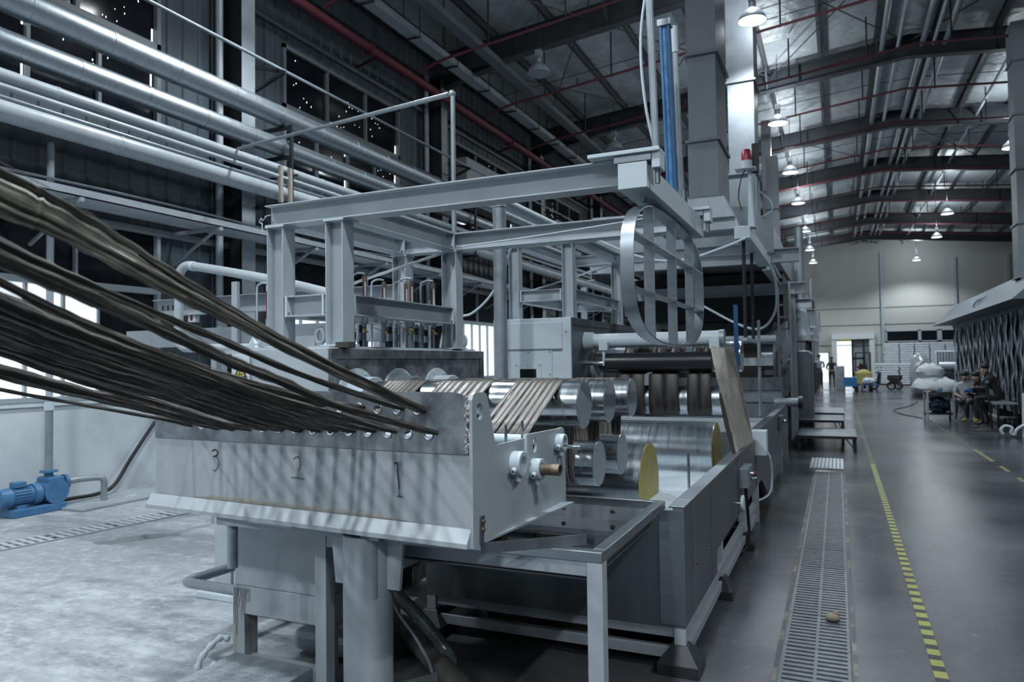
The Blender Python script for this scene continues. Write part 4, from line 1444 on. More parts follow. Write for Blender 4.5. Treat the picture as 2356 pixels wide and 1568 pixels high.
# ================================================================== DRIP TRAY TABLE
tt = thing('drip_tray_table', 'square-legged steel drip tray table holding dark water beneath the guide box', 'table', (-1.65, 3.5, 0))
TX0, TX1, TY0, TY1, TZ = -2.39, -.905, 2.895, 4.10, .962
m = MB()
m.box(TX0, TX1, TY0, TY0+.055, TZ-.045, TZ)
m.box(TX0, TX1, TY1-.035, TY1, TZ-.045, TZ)
m.box(TX0, TX0+.055, TY0+.055, TY1-.035, TZ-.045, TZ)
m.box(TX1-.055, TX1, TY0+.055, TY1-.035, TZ-.045, TZ)
m.build('rim', STEEL, tt, bevel=.003)
m = MB()
m.prism([(TX0+.055, TY0+.055, TZ-.045), (TX0+.055, TY1-.035, TZ-.045), (TX0+.075, TY1-.055, TZ-.13), (TX0+.075, TY0+.075, TZ-.13)], (.004, 0, 0))
m.prism([(TX1-.055, TY0+.055, TZ-.045), (TX1-.055, TY1-.035, TZ-.045), (TX1-.075, TY1-.055, TZ-.13), (TX1-.075, TY0+.075, TZ-.13)], (-.004, 0, 0))
m.prism([(TX0+.055, TY1-.035, TZ-.045), (TX1-.055, TY1-.035, TZ-.045), (TX1-.075, TY1-.055, TZ-.13), (TX0+.075, TY1-.055, TZ-.13)], (0, -.004, 0))
m.prism([(TX0+.055, TY0+.055, TZ-.045), (TX1-.055, TY0+.055, TZ-.045), (TX1-.075, TY0+.075, TZ-.13), (TX0+.075, TY0+.075, TZ-.13)], (0, .004, 0))
m.box(TX0+.07, TX1-.07, TY0+.07, TY1-.05, TZ-.14, TZ-.132)
m.build('tray_sheet', STEEL_P, tt)
bx('dark_water', WATER, tt, TX0+.078, TX1-.078, TY0+.078, TY1-.058, TZ-.131, TZ-.118)
for x in (-1.50, -1.20):
    MB().cyl((x, TY1-.047, TZ-.072), (x, TY1-.052, TZ-.074), .014, 12).build('bolt', RUST, tt)
for x, y in ((TX0+.035, TY0+.035), (TX1-.035, TY0+.035)):
    bx('leg', PAINT, tt, x-.034, x+.034, y-.034, y+.034, 0, TZ-.045, bevel=.003)
bx('front_rail', PAINT_D, tt, TX0+.07, TX1-.07, TY0+.004, TY0+.03, TZ-.105, TZ-.045, bevel=.002)
bx('back_rail', PAINT_D, tt, TX0+.07, TX1-.07, TY1-.03, TY1-.004, TZ-.105, TZ-.045, bevel=.002)

# ================================================================== BATH TANKS
def foot(p, x, y, s=.115, h=.15):
    m = MB()
    pts0 = [(x-s, y-s), (x+s, y-s), (x+s, y+s), (x-s, y+s)]
    k = .045
    pts1 = [(x-k, y-k), (x+k, y-k), (x+k, y+k), (x-k, y+k)]
    n = m.pts([(a, b, 0) for a, b in pts0]+[(a, b, h*.42) for a, b in pts0]+[(a, b, h) for a, b in pts1])
    m.face((n, n+3, n+2, n+1))
    for i in range(4):
        j = (i+1) % 4
        m.face((n+i, n+j, n+4+j, n+4+i))
        m.face((n+4+i, n+4+j, n+8+j, n+8+i))
    m.face((n+8, n+9, n+10, n+11))
    return m.build('foot_cover', mat_foot, p, bevel=.003)
mat_rust = mat('dark_rust_run', (.045, .032, .012), .6)
mat_foot = mat('dark_foot_cover', (.035, .042, .050), .35, metal=.3, c2=(.05, .055, .062), scale=9)
tk = thing('bath_tank', 'long stainless bath tank full of white foamy liquid with two yellow-ended drums', 'tank', (-1.65, 6.1, 0))
KX0, KX1, KY0, KY1, KZ = -2.50, -.813, 4.142, 8.04, .92
m = MB()
# outer shell: side, front, back with step in the bottom line
m.box(KX1-.06, KX1, KY0, 5.32, .245, KZ)
m.box(KX1-.06, KX1-.004, 5.32, KY1, .395, KZ)
m.box(KX0, KX0+.06, KY0, 5.32, .245, KZ)
m.box(KX0, KX0+.06, 5.32, KY1, .395, KZ)
m.box(KX0+.06, KX1-.06, KY0, KY0+.06, .245, KZ-.03)
m.box(KX0+.06, KX1-.06, KY1-.06, KY1, .395, KZ)
m.box(KX0+.02, KX1-.02, KY0+.02, 5.32, .245, .27)
m.box(KX0+.02, KX1-.02, 5.30, 5.32, .25, .42)
m.box(KX0+.02, KX1-.02, 5.32, KY1-.02, .395, .42)
m.build('shell', STEEL_P, tk)
m = MB()
for a, b in ((KY0, 4.37), (4.375, 5.08), (5.085, 6.6), (6.605, KY1)):
    m.box(KX1-.085, KX1+.006, a, b, KZ-.004, KZ+.006)
m.box(KX0-.005, KX0+.08, KY0, KY1, KZ-.004, KZ+.006)
m.build('rim_cap', STEEL, tk, bevel=.002)
bx('foamy_liquid', FOAM, tk, KX0+.06, KX1-.06, KY0+.06, KY1-.06, .62, .68)
for y in (4.375, 5.105, 6.6):
    bx('seam_strip', STEEL, tk, KX1-.001, KX1+.004, y-.006, y+.006, .40 if y > 5.3 else .26, KZ)
m = MB()
m.box(KX1, KX1+.003, 4.40, 5.07, .50, .506)
m.box(KX1, KX1+.003, 4.40, 4.406, .506, .80)
m.build('hatch_edge', RUST, tk)
for i in range(7):
    y = 4.45+i*.09
    MB().cyl((KX1, y, .515), (KX1+.008, y, .515), .006, 8).build('rivet', STEEL, tk)
# thin paler sheet that paints the lit strip onto the front corner
MB().box(KX1-.14, KX1+.003, KY0-.003, KY0+.0, .26, KZ-.02).build('lit_corner_sheet', STEEL, tk)
m = MB()
for z in (.215, .095):
    m.box(KX0, KX1, KY0+.01, KY0+.06, z-.03, z+.03)
    m.box(KX1-.05, KX1, KY0+.06, KY1, z-.03, z+.03)
    m.box(KX0, KX0+.05, KY0+.06, KY1, z-.03, z+.03)
m.build('under_frame', PAINT_D, tk, bevel=.002)
for y in (KY0+.035, 5.6, 7.1):
    for x in (KX1-.035, KX0+.035):
        bx('leg', PAINT, tk, x-.033, x+.033, y-.033, y+.033, .12, .30 if y < 5.3 else .40, bevel=.002)
        foot(tk, x, y)
# drums
def drum(x1, y, z, r, xl=-2.40):
    d = MB().lathe((xl, y, z), (1, 0, 0), [(0, r-.01), (.004, r), (x1-xl-.004, r), (x1-xl, r-.003)], 72).build('dip_drum', CHROME, tk, smooth=30)
    MB().cyl((x1-.001, y, z), (x1+.004, y, z), r-.006, 72).build('yellow_end', YEL, d, smooth=30)
    MB().ring((x1+.002, y, z), (1, 0, 0), r*.74, .003, 48, 6).build('end_ring', YEL, d, smooth=60)
    return d
drum(-1.36, 5.60, .79, .325)
drum(-1.12, 7.45, .82, .315)
cy('level_rod', CHROME, tk, (-1.12, 5.95, .67), (-1.12, 5.95, 1.0), .011, 12)
# control box, knob, handwheel and cable on the tank side
cb = thing('switch_box', 'small grey switch box with a red knob on the tank side', 'box', (-.81, 6.7, .62))
bx('case', GALV, cb, -.813, -.735, 6.62, 6.98, .63, .80, bevel=.004)
MB().cyl((-.735, 6.80, .735), (-.70, 6.80, .735), .018, 16).build('knob', STEEL, cb, smooth=35)
MB().cyl((-.705, 6.80, .735), (-.685, 6.80, .735), .020, 16).build('red_button', RED, cb, smooth=35)
MB().cyl((-.735, 6.86, .675), (-.69, 6.88, .685), .012, 12).build('key_switch', STEEL, cb, smooth=35)
tag(tb('power_cable', BLACK, None, smoothpath([(-.775, 6.78, .632), (-.77, 6.80, .50), (-.765, 6.84, .33), (-.76, 6.84, .18), (-.79, 6.80, .06), (-.86, 6.75, .02)], 6), .014, 10), 'thick black cable hanging from the switch box to the floor', 'cable')
hw = thing('handwheel', 'small polished handwheel on a short spindle low on the tank side', 'handwheel', (-.75, 6.17, .58))
MB().cyl((-.813, 6.17, .585), (-.735, 6.17, .585), .009, 10).build('spindle', STEEL, hw, smooth=35)
MB().lathe((-.742, 6.17, .585), (1, 0, 0), [(0, .02), (0, .062), (.006, .066), (.018, .066), (.024, .06), (.024, .02)], 32).build('wheel', PAINT_W, hw, smooth=35)
tk2 = thing('bath_tank', 'second stainless bath tank further along, starting beside the leaning board', 'tank', (-1.65, 10.8, 0))
m = MB()
m.box(KX1-.06, KX1, 8.10, 13.57, .40, .975)
m.box(KX0, KX0+.06, 8.10, 13.57, .40, .975)
m.box(KX0+.06, KX1-.06, 8.10, 8.16, .40, .975)
m.box(KX0+.06, KX1-.06, 13.51, 13.57, .40, .975)
m.box(KX0+.06, KX1-.06, 8.16, 13.51, .40, .43)
m.prism([(KX1-.06, 8.7, .40), (KX1-.06, 13.3, .40), (KX1-.06, 11.8, .12), (KX1-.06, 9.4, .12)], (.055, 0, 0))
m.build('shell', STEEL_P, tk2)
bx('rim_cap', STEEL, tk2, KX1-.085, KX1+.006, 8.08, 13.59, .972, .982, bevel=.002)
bx('corner_block', PAINT_W, tk2, -.86, -.70, 8.06, 8.24, .74, 1.0, bevel=.004)
bx('foamy_liquid', FOAM, tk2, KX0+.06, KX1-.06, 8.16, 13.5, .66, .72)
bx('cross_plate', PAINT, tk2, -2.44, -.9, 8.3, 8.36, .80, 1.10)
bx('cross_plate', PAINT_D, tk2, -2.44, -.9, 8.12, 8.16, .55, .90)
for y in (8.3, 10.2, 12.0, 13.4):
    for x in (KX1-.035, KX0+.035):
        bx('leg', PAINT, tk2, x-.033, x+.033, y-.033, y+.033, .0, .40)
for y in (9.4, 12.2):
    bx('seam_strip', STEEL, tk2, KX1, KX1+.004, y-.006, y+.006, .41, .97)
# small boxes and handles on the second tank
c2 = thing('switch_box', 'small switch box with a dark knob on the second tank', 'box', (-.8, 11.4, .7))
bx('case', STEEL_P, c2, -.813, -.75, 11.3, 11.6, .70, .92)
MB().sph((-.73, 11.4, .84), .03, 10, 8).build('knob', STEEL, c2, smooth=60)
tag(tb('hose_loop', PAINT_W, None, smoothpath([(-.79, 8.9, .70), (-.74, 8.9, .62), (-.73, 8.95, .35), (-.76, 8.8, .20), (-.9, 8.5, .16)], 6), .012, 8), 'thin pale pipe hanging down beside the second tank', 'pipe')
bx_ = bx('pressed_valve', PAINT_W, None, -.812, -.76, 8.86, 8.96, .66, .74)
tag(bx_, 'small white valve block on the corner of the second tank', 'valve')

# leaning board -----------------------------------------------------------------
bd = thing('leaning_board', 'weathered wooden board leaning from the tank rim up to the white roller', 'board', (-.82, 7.3, .93))
A, B = Vector((-.835, 7.32, .925)), Vector((-1.05, 7.02, 1.885))
d = (B-A).normalized()
wv = Vector((-.03, 1, .05))
wv = (wv-d*wv.dot(d)).normalized()*.0
wv = Vector((.12, .42, 0))
A0, A1 = Vector((-.835, 6.80, .925)), Vector((-.80, 7.74, .925))
B0, B1 = Vector((-1.065, 6.98, 1.888)), Vector((-.885, 7.05, 1.87))
m = MB()
# jagged torn outline
out = [A0, A0.lerp(A1, .18)+Vector((0, 0, .012)), A0.lerp(A1, .55), A1, A1.lerp(B1, .35)+Vector((.008, .02, 0)), A1.lerp(B1, .7), B1, B0.lerp(B1, .55)+d*(-.02), B0, A0.lerp(B0, .7)+Vector((-.006, -.03, 0)), A0.lerp(B0, .4), A0.lerp(B0, .2)+Vector((.008, .03, 0))]
m.prism(out, (-.022, -.012, -.004))
m.build('plank', WOOD, bd)
m = MB()
q = [p_+Vector((0, -.055, 0)) for p_ in [A0+Vector((-.014, -.10, .005)), A0+Vector((-.012, -.01, 0)), A0.lerp(B0, .25)+Vector((-.012, .01, 0)), A0.lerp(B0, .55)+Vector((-.012, -.02, 0)), A0.lerp(B0, .5)+Vector((-.014, -.08, 0)), A0.lerp(B0, .25)+Vector((-.016, -.13, 0))]]
m.prism(q, (-.018, -.01, 0))
m.build('dark_splinter_edge', BARK, bd)

# ================================================================== SECOND STAND (housing, rollers, gantry)
s2 = thing('roll_stand', 'second stand with a riveted pale front panel and dark rubber roller', 'machine', (-3.6, 10.4, 0))
bx('cabinet', PAINT_W, s2, -4.20, -3.1, 8.75, 12.2, .05, 2.33, bevel=.008)
bx('side_sheet', STEEL_P, s2, -3.1, -3.092, 8.77, 12.2, .1, 2.32)
bx('top_edge', STEEL_P, s2, -3.1, -3.085, 8.77, 12.2, 2.24, 2.33)
bx('upper_panel', PAINT_W, s2, -4.12, -3.22, 8.735, 8.752, 1.93, 2.27, bevel=.003)
bx('lower_panel', PAINT_W, s2, -4.02, -3.36, 8.740, 8.752, 1.35, 1.91, bevel=.003)
bx('window_plate', PAINT_W, s2, -3.88, -3.51, 8.732, 8.742, 1.35, 1.74, bevel=.003)
bx('dark_window', DGLASS, s2, -3.81, -3.58, 8.728, 8.734, 1.40, 1.67)
for x, z in ((-3.99, 1.88), (-3.69, 1.885), (-3.39, 1.89), (-3.99, 1.60), (-3.39, 1.60), (-3.86, 1.72), (-3.70, 1.72), (-3.53, 1.72), (-3.86, 1.42), (-3.53, 1.42), (-3.16, 2.15)):
    MB().cyl((x, 8.742, z), (x, 8.722, z), .010, 8).build('screw', GALV, s2)
bx('recessed_line', FRAME, s2, -4.12, -3.22, 8.738, 8.75, 1.905, 1.93)
cy('cross_tube', PAINT_W, s2, (-3.09, 9.3, 2.03), (-1.28, 9.3, 2.03), .095, 32)
MB().cyl((-3.09, 9.3, 2.03), (-2.97, 9.3, 2.03), .125, 32, .115).build('tube_socket', PAINT_W, s2, smooth=35)
MB().cyl((-1.33, 9.3, 2.03), (-1.27, 9.3, 2.03), .105, 32).build('tube_end', GALV, s2, smooth=35)
for x in (-2.80, -1.38):
    bx('clamp_block', PAINT_W, s2, x-.06, x+.06, 9.15, 9.24, 1.90, 2.01, bevel=.004)
    bx('hanger_arm', PAINT_W, s2, x-.015, x+.015, 9.17, 9.2, 1.70, 1.92)
rb = MB().lathe((-2.78, 9.25, 1.735), (1, 0, 0), [(0, .05), (.0, .120), (.006, .128), (1.36, .128), (1.366, .12)], 56).build('rubber_roller', BRUB, s2, smooth=30)
MB().cyl((-3.09, 9.25, 1.735), (-1.33, 9.25, 1.735), .03, 16).build('roller_shaft', CHROME, rb, smooth=35)
MB().cyl((-3.09, 9.75, 1.72), (-3.05, 9.75, 1.72), .26, 40).build('flange_ring', PAINT_W, s2, smooth=35)
for (y, z, r, xe) in ((9.75, 1.80, .20, -1.12), (9.30, 1.25, .19, -1.16), (9.95, .98, .17, -1.16)):
    r_ = MB().lathe((-3.05, y, z), (1, 0, 0), [(0, r-.01), (.004, r), (xe+3.05-.004, r), (xe+3.05, r-.004)], 56).build('steel_roll', CHROME, s2, smooth=30)
    MB().cyl((xe-.001, y, z), (xe+.002, y, z), r-.008, 48).build('end_disc', ROLLEND, r_, smooth=30)
p2 = wrap((7.70, .95), [(9.30, 1.25, -1), (9.75, 1.80, 1)], (10.35, 1.1), rad=.2)
p2 = [(9.09, 1.85), (9.105, 1.6), (9.105, 1.4), (9.105, 1.25)]+[(9.30+.196*math.cos(a), 1.25+.196*math.sin(a)) for a in [PI+i*.15 for i in range(1, 9)]]
p2 = [(9.75-.205*math.sin(t), 1.80+.205*math.cos(t)) for t in (0, .4, .8, 1.2, 1.5)]+[(9.36, 1.60), (9.20, 1.45)]+p2[3:]
for i, (a, b) in enumerate(((-2.62, -2.25), (-2.195, -1.815), (-1.715, -1.42))):
    t = thing('tow_band', ('dark tow band of the second stand, farthest from the aisle', 'middle dark tow band hanging below the black rubber roller', 'dark tow band of the second stand, nearest the aisle')[i], 'tow band', ((a+b)/2, 9.3, 1.1), 'dark tow bands of the second stand')
    n = 2
    for j in range(n):
        w = (b-a)/n
        # front fall from the rubber roller down behind the drum
        strip('band_strand', WEBD, t, [(9.75, 2.005), (9.63, 1.97), (9.53, 1.88), (9.46, 1.74), (9.36, 1.60), (9.14, 1.585), (9.125, 1.56), (9.10, 1.28), (9.095, 1.20), (9.11, 1.14), (9.17, 1.07)], a+w*j, a+w*(j+1)-.002, a+w*j, a+w*(j+1)-.002)
gb2 = gantry('grey H-beam gantry on the second housing behind the oval rack', -4.02, -3.24, 9.1, 11.4, 2.332, 3.50, -1.09, h=.16, zlow=2.66)
lr2 = thing('lowering_rack', 'box beam with two long dark rods hung from the second gantry', 'rack', (-.98, 8.8, 3))
bx('box_beam', PAINT_W, lr2, -1.08, -.90, 8.9, 11.8, 3.19, 3.335, bevel=.004)
for y in (9.05, 11.3):
    bx('clamp_plate', STEEL, lr2, -1.13, -.84, y-.04, y+.14, 3.335, 3.35)
for x, y, z0 in ((-1.0, 9.1, 2.02), (-1.02, 10.2, 2.0)):
    cy('dark_rod', DARK, lr2, (x, y, z0), (x, y, 3.19), .022, 12)
bx('cross_foot', PAINT_D, lr2, -1.04, -.98, 9.05, 10.25, 1.98, 2.02)
# warning light on its post
bl = thing('beacon_light', 'red and white warning beacon on a white pole above the second gantry', 'beacon', (-.86, 8.3, 3))
cy('pole', PAINT_W, bl, (-.87, 9.06, 3.345), (-.90, 9.02, 4.025), .028, 16)
bx('shelf_plate', PAINT_W, bl, -1.06, -.82, 8.9, 9.1, 4.02, 4.03)
MB().cyl((-.93, 9.0, 4.03), (-.93, 9.0, 4.13), .065, 24).build('white_base', PAINT_W, bl, smooth=35)
MB().lathe((-.93, 9.0, 4.13), (0, 0, 1), [(0, .062), (.10, .058), (.135, .040), (.145, .0001)], 24).build('red_dome', mat('red_beacon_plastic', (.33, .015, .035), .3), bl, smooth=40)
bx('black_back_plate', DARK, bl, -.88, -.80, 9.1, 9.13, 4.0, 4.36)
MB().tube(smoothpath([(-.95, 8.98, 4.02), (-1.0, 8.98, 3.9), (-1.03, 8.98, 3.7), (-1.0, 8.98, 3.55)], 5), .007, 6).build('cable', BLACK, bl, smooth=60)
pp = thing('white_post', 'thick white pole right behind the beacon', 'pole', (-.82, 9.6, 3.3))
tb('pole', PAINT_W, pp, [(-.95, 9.6, 3.33), (-.93, 9.6, 4.25)], .045, 16)
MB().tube(smoothpath([(-.86, 9.6, 3.9), (-.72, 9.6, 3.75), (-.70, 9.6, 3.62), (-.84, 9.6, 3.55)], 5), .010, 6).build('hose', PAINT_W, pp, smooth=60)

# ================================================================== FURTHER ALONG THE MACHINE LINE
s3 = thing('roll_stand', 'third stand with two rolls carrying dark tow strips beyond the rods', 'machine', (-2, 14.5, 0))
bx('cabinet', PAINT, s3, -4.3, -3.1, 13.2, 16.5, .05, 2.30, bevel=.01)
for (y, z, r, xe, m_) in ((14.2, 2.13, .075, -1.02, WPIPE), (14.6, 1.80, .25, -1.09, CHROME), (15.2, 1.20, .25, -1.15, CHROME)):
    MB().lathe((-3.1, y, z), (1, 0, 0), [(0, r-.01), (.004, r), (xe+3.1-.004, r), (xe+3.1, r-.006)], 48).build('steel_roll', m_, s3, smooth=30)
for a, b in ((-2.9, -2.4), (-2.25, -1.78), (-1.70, -1.30)):
    m = MB().pipe((a, 14.6, 1.80), (b, 14.6, 1.80), .256, .251, 40)
    m.box(a, b, 14.34, 14.35, 1.0, 1.80)
    m.build('tow_strip', WEBD, s3, smooth=40)
bx('drip_plate', STEEL_P, s3, -2.9, -.90, 13.86, 13.90, 1.20, 1.43)
bx('drip_plate', GALV, s3, -2.9, -.92, 13.90, 13.94, .98, 1.20)
cy('lower_bar', CHROME, s3, (-2.9, 13.8, .88), (-1.0, 13.8, .88), .06, 20)
bx('cross_bar', PAINT_D, s3, -1.3, -.80, 10.46, 10.52, 1.67, 1.78)
cy('thin_post', PAINT_D, s3, (-.98, 10.5, .98), (-.98, 10.5, 2.30), .022, 12)
bx('blue_post', DBLUE, s3, -1.185, -1.135, 9.5, 9.55, .98, 2.45)
MB().cyl((-1.0, 13.2, 1.02), (-.62, 13.2, 1.02), .075, 20).build('chuck', GALV, s3, smooth=35)
MB().cyl((-.62, 13.2, 1.02), (-.55, 13.2, 1.02), .11, 20).build('chuck_wheel', BLACK, s3, smooth=35)

ov = thing('drying_hood', 'huge grey drying hood with sloping underside standing over the line behind the gantries', 'machine', (-2.3, 17, 0))
MB().prism([(-4.2, 13.2, 3.72), (-.95, 13.2, 3.60), (-.95, 13.2, 4.05), (-1.4, 13.2, 4.45), (-4.2, 13.2, 4.5)], (0, 9.9, 0)).build('hood_body', GALV, ov)
for y, z in ((13.3, 3.55), (16.0, 3.22), (19.5, 3.15), (23, 3.1)):
    MB().hbeam((-4.3, y, z), (-.55, y, z), .24, .16, .02, .012).build('cross_beam', PAINT, ov)
for x in (-4.25, -1.08):
    MB().hbeam((x, 13.2, 3.40), (x, 24, 3.28), .2, .14, .02, .012).build('side_beam', PAINT, ov)
bx('dark_interior', DARK, ov, -4.2, -1.0, 16.1, 23, 2.6, 3.58)
MB().prism([(-3.9, 17, 3.1), (-1.0, 17, 3.1), (-1.5, 17, 2.1), (-3.2, 17, 2.1)], (0, 4, 0)).build('hopper', HOODM, ov)
MB().prism([(-1.9, 16.9, 1.95), (-1.0, 16.9, 2.65), (-1.0, 16.9, 2.05), (-1.45, 16.9, 1.80)], (0, .5, 0)).build('pale_chute', PAINT, ov)
bx('lower_cabinet', STEEL_P, ov, -4.2, -1.5, 17.4, 22.8, .1, 2.05)
for x, y in ((-.82, 16.0), (-4.45, 16.0), (-1.1, 23.1), (-4.45, 23.1), (-4.45, 13.4)):
    bx('post', PAINT_D, ov, x-.06, x+.06, y-.06, y+.06, 0, 3.2)
ld = thing('ladder_frame', 'narrow bright ladder frame standing at the hood corner', 'ladder', (-.95, 15.8, 0))
for x in (-1.08, -.86):
    bx('side_rail', PAINT, ld, x-.02, x+.02, 15.75, 15.85, 0, 3.35)
for i in range(9):
    bx('rung', PAINT, ld, -1.06, -.88, 15.78, 15.82, 1.1+i*.25, 1.14+i*.25)
MB().prism([(-1.02, 15.7, 1.55), (-.84, 15.7, 1.95), (-.84, 15.7, 2.3), (-1.02, 15.7, 2.1)], (0, .04, 0)).build('guard_plate', STEEL, ld)
wg = thing('wedge_guard', 'curved bright steel guard rising like a wedge beside the steps', 'guard', (-.7, 17, 0))
MB().prism([(-.98, 17, .15), (-.50, 17, .15), (-.50, 17, 1.86), (-.56, 17, 1.94), (-.78, 17, 1.94), (-.84, 17, 1.84)], (0, 1.2, 0)).build('steel_face', STEEL_P, wg, smooth=50, bevel=.02)
MB().prism([(-1.18, 16.9, .95), (-1.0, 16.9, .95), (-.84, 16.9, 1.72), (-.95, 16.9, 1.72)], (0, .1, 0)).build('side_chute', STEEL, wg)
MB().lathe((-1.05, 17.2, .95), (0, 0, 1), [(0, .1), (.3, .14), (.8, .12), (.85, .05)], 20).build('blower', GALV, wg, smooth=40)
vp = thing('vent_pipe', 'round galvanised vent pipe with a fat white sleeve rising behind the hood', 'pipe', (-.83, 20, 2))
cy('pipe', GALV, vp, (-.83, 20, 3.2), (-.83, 20, 5.15), .105, 28)
cy('white_sleeve', PAINT_W, vp, (-.85, 20, 2.35), (-.85, 20, 3.26), .175, 28)
bx('platform', PAINT_D, vp, -1.3, -.6, 19.6, 22.0, 2.22, 2.35)
for x, y in ((-1.2, 19.7), (-.68, 19.7), (-.68, 21.8), (-1.2, 21.8)):
    bx('post', DARK, vp, x-.04, x+.04, y-.04, y+.04, 0, 2.22)
# distant stands of the line: varied boxes with pipes
random.seed(31)
for i in range(8):
    y = 22.5+4.4*i
    ms = thing('line_cabinet', ('dark cabinet and pipe cluster of the machine line, the nearest beyond the vent pipe', 'second dark cabinet of the distant machine line', 'third dark cabinet of the distant machine line', 'fourth dark cabinet of the distant machine line', 'fifth dark cabinet of the distant machine line', 'sixth dark cabinet of the distant machine line', 'seventh dark cabinet of the distant machine line', 'last dark cabinet of the distant machine line')[i], 'machine', (-2.4, y, 0), 'distant cabinets of the machine line')
    h = random.uniform(2.6, 3.8)
    bx('cabinet', STEEL_P if i % 2 else HOODM, ms, -4.0, -1.2, y+1.8, y+4.0, .05, h)
    bx('pale_door', PAINT_D, ms, -2.0, -1.4, y+1.77, y+1.8, .4, h-.7)
    for k in range(3):
        x = -1.15+.18*k-.3
        cy('riser', GALV if k else DARK, ms, (x, y+2.0, h-.05), (x, y+2.0, h+random.uniform(1.0, 2.4)), .06, 12)
    cy('roll', CHROME, ms, (-3.0, y+1.0, 1.3), (-1.1, y+1.0, 1.3), .2, 24)
    bx('roll_bracket', DARK, ms, -1.16, -1.06, y+.8, y+1.9, .0, 1.5)
    bx('top_rail', PAINT_D, ms, -4.0, -.9, y+1.9, y+2.0, h, h+.12)

# square ducts rising to the roof ------------------------------------------------
def sduct(label, x0, x1, y0, y1, z0, z1, joints, off=0):
    t = thing('square_duct', label, 'duct', ((x0+x1)/2, (y0+y1)/2, z0))
    zz = [z0]+joints+[z1]
    for a, b in zip(zz[:-1], zz[1:]):
        e = .012*(zz.index(a) % 2)
        bx('duct_section', DUCT, t, x0+e, x1-e, y0+e, y1-e, a, b)
    for z in [z0+.02]+joints:
        bx('flange', FRAME, t, x0-.035, x1+.035, y0-.035, y1+.035, z-.02, z+.02, bevel=.004)
    return t
sduct('nearest square galvanised duct, standing behind the blue cylinder', -1.80, -1.40, 10.0, 11.0, 3.95, 9.98, [4.75, 5.95, 7.2, 8.5])
MB().prism([(-1.85, 9.95, 3.95), (-1.33, 9.95, 3.95), (-1.2, 9.9, 3.45), (-2.1, 9.9, 3.45)], (0, .6, 0))
m = MB().prism([(-1.85, 9.95, 3.95), (-1.33, 9.95, 3.95), (-1.15, 9.9, 3.50), (-2.2, 9.9, 3.50)], (0, .6, 0)).build('duct_transition', GALV)
tag(m, 'tapered galvanised duct foot under the nearest square duct', 'duct')
sduct('second square galvanised duct, just behind the beacon', -2.04, -1.48, 16.1, 17.0, 4.55, 9.95, [5.75, 7.75])
sduct('third square duct, bright lit face beside the hanging lamps', -1.60, -1.30, 20.0, 20.5, 4.1, 7.1, [5.7])
sduct('slim fourth square duct further down the machine line', -2.2, -1.9, 26.0, 26.4, 3.6, 9.95, [5.5, 7.5])
sduct('thin farthest square duct of the machine line', -2.6, -2.3, 33.0, 33.4, 3.5, 9.95, [5.5, 7.5])
cy_ = tag(cy('vertical_pipe', GALV, None, (-3.88, 8.3, 0), (-3.88, 8.3, 3.72), .085, 24), 'bright vertical galvanised pipe between the two gantries', 'pipe')
cy2 = tag(tb('elbow_pipe', GALV, None, smoothpath([(-3.88, 8.3, 3.72), (-3.90, 8.32, 3.84), (-3.98, 8.4, 3.91), (-4.05, 8.6, 3.93), (-4.1, 9.3, 3.93), (-4.1, 12.5, 3.93)], 5), .085, 20), 'galvanised elbow pipe leading from the vertical pipe to the wall pipes', 'pipe')
# hoses on the booms
tag(tb('sagging_hose', PAINT_W, None, smoothpath([(-2.9, 8.9, 3.38), (-2.2, 8.9, 3.05), (-1.7, 8.9, 2.98), (-1.2, 8.9, 3.10), (-.95, 8.9, 3.19)], 8), .016, 8), 'pale hose sagging beneath the second boom', 'hose')
tag(tb('sagging_hose', PAINT_W, None, smoothpath([(-2.2, 13.0, 2.75), (-1.5, 12.6, 2.35), (-1.1, 12.2, 2.25), (-.85, 11.8, 2.5), (-.83, 11.7, 2.95), (-.9, 11.75, 3.19)], 8), .020, 8), 'pale hose looping low under the drying hood', 'hose')
tag(tb('hanging_cable', PAINT_W, None, smoothpath([(-3.78, 8.5, 3.33), (-3.836, 8.5, 3.18), (-3.95, 8.5, 2.88), (-4.14, 8.5, 2.61), (-4.40, 8.5, 2.41), (-4.8, 8.5, 2.25), (-4.95, 8.5, 1.2), (-4.95, 8.5, 0.0)], 8), .016, 8), 'pale cable curving down left of the second housing', 'cable')
tag(tb('boom_cable', PAINT_W, None, smoothpath([(-3.1, 5.72, 2.80), (-2.4, 5.71, 2.83), (-1.9, 5.71, 2.86), (-1.3, 5.71, 2.90)], 6), .007, 6), 'thin pale cable tied along the far boom', 'cable')

# ================================================================== LEFT OF THE ROLL STAND
wp = thing('bent_white_pipe', 'white pipe rising beside the tows with an elbow at the top', 'pipe', (-5.96, 5.1, 0))
tb('pipe_run', WPIPE, wp, smoothpath([(-3.95, 5.1, 2.36), (-4.70, 5.15, 2.54), (-5.70, 5.2, 2.735), (-5.86, 5.2, 2.755), (-5.93, 5.2, 2.72), (-5.96, 5.2, 2.65), (-5.96, 5.2, 2.5), (-5.97, 5.2, 2.1), (-5.96, 5.2, 2.0), (-5.90, 5.2, 1.955), (-5.8, 5.2, 1.94), (-5.1, 5.2, 1.925), (-4.72, 5.1, 1.93)], 6), .043, 16)
MB().pipe((-5.78, 5.2, 2.748), (-5.75, 5.2, 2.742), .049, .04, 20).pipe((-5.96, 5.2, 2.60), (-5.96, 5.2, 2.57), .049, .04, 20).build('weld_collar', PAINT_W, wp, smooth=40)
bx('stand_arm', PAINT_D, wp, -5.1, -4.95, 5.17, 5.23, 1.86, 1.9)
rl = thing('flanged_coupling', 'round white flanged coupling with bright bolts at the end of the white pipe', 'coupling', (-4.7, 5.0, 1.9))
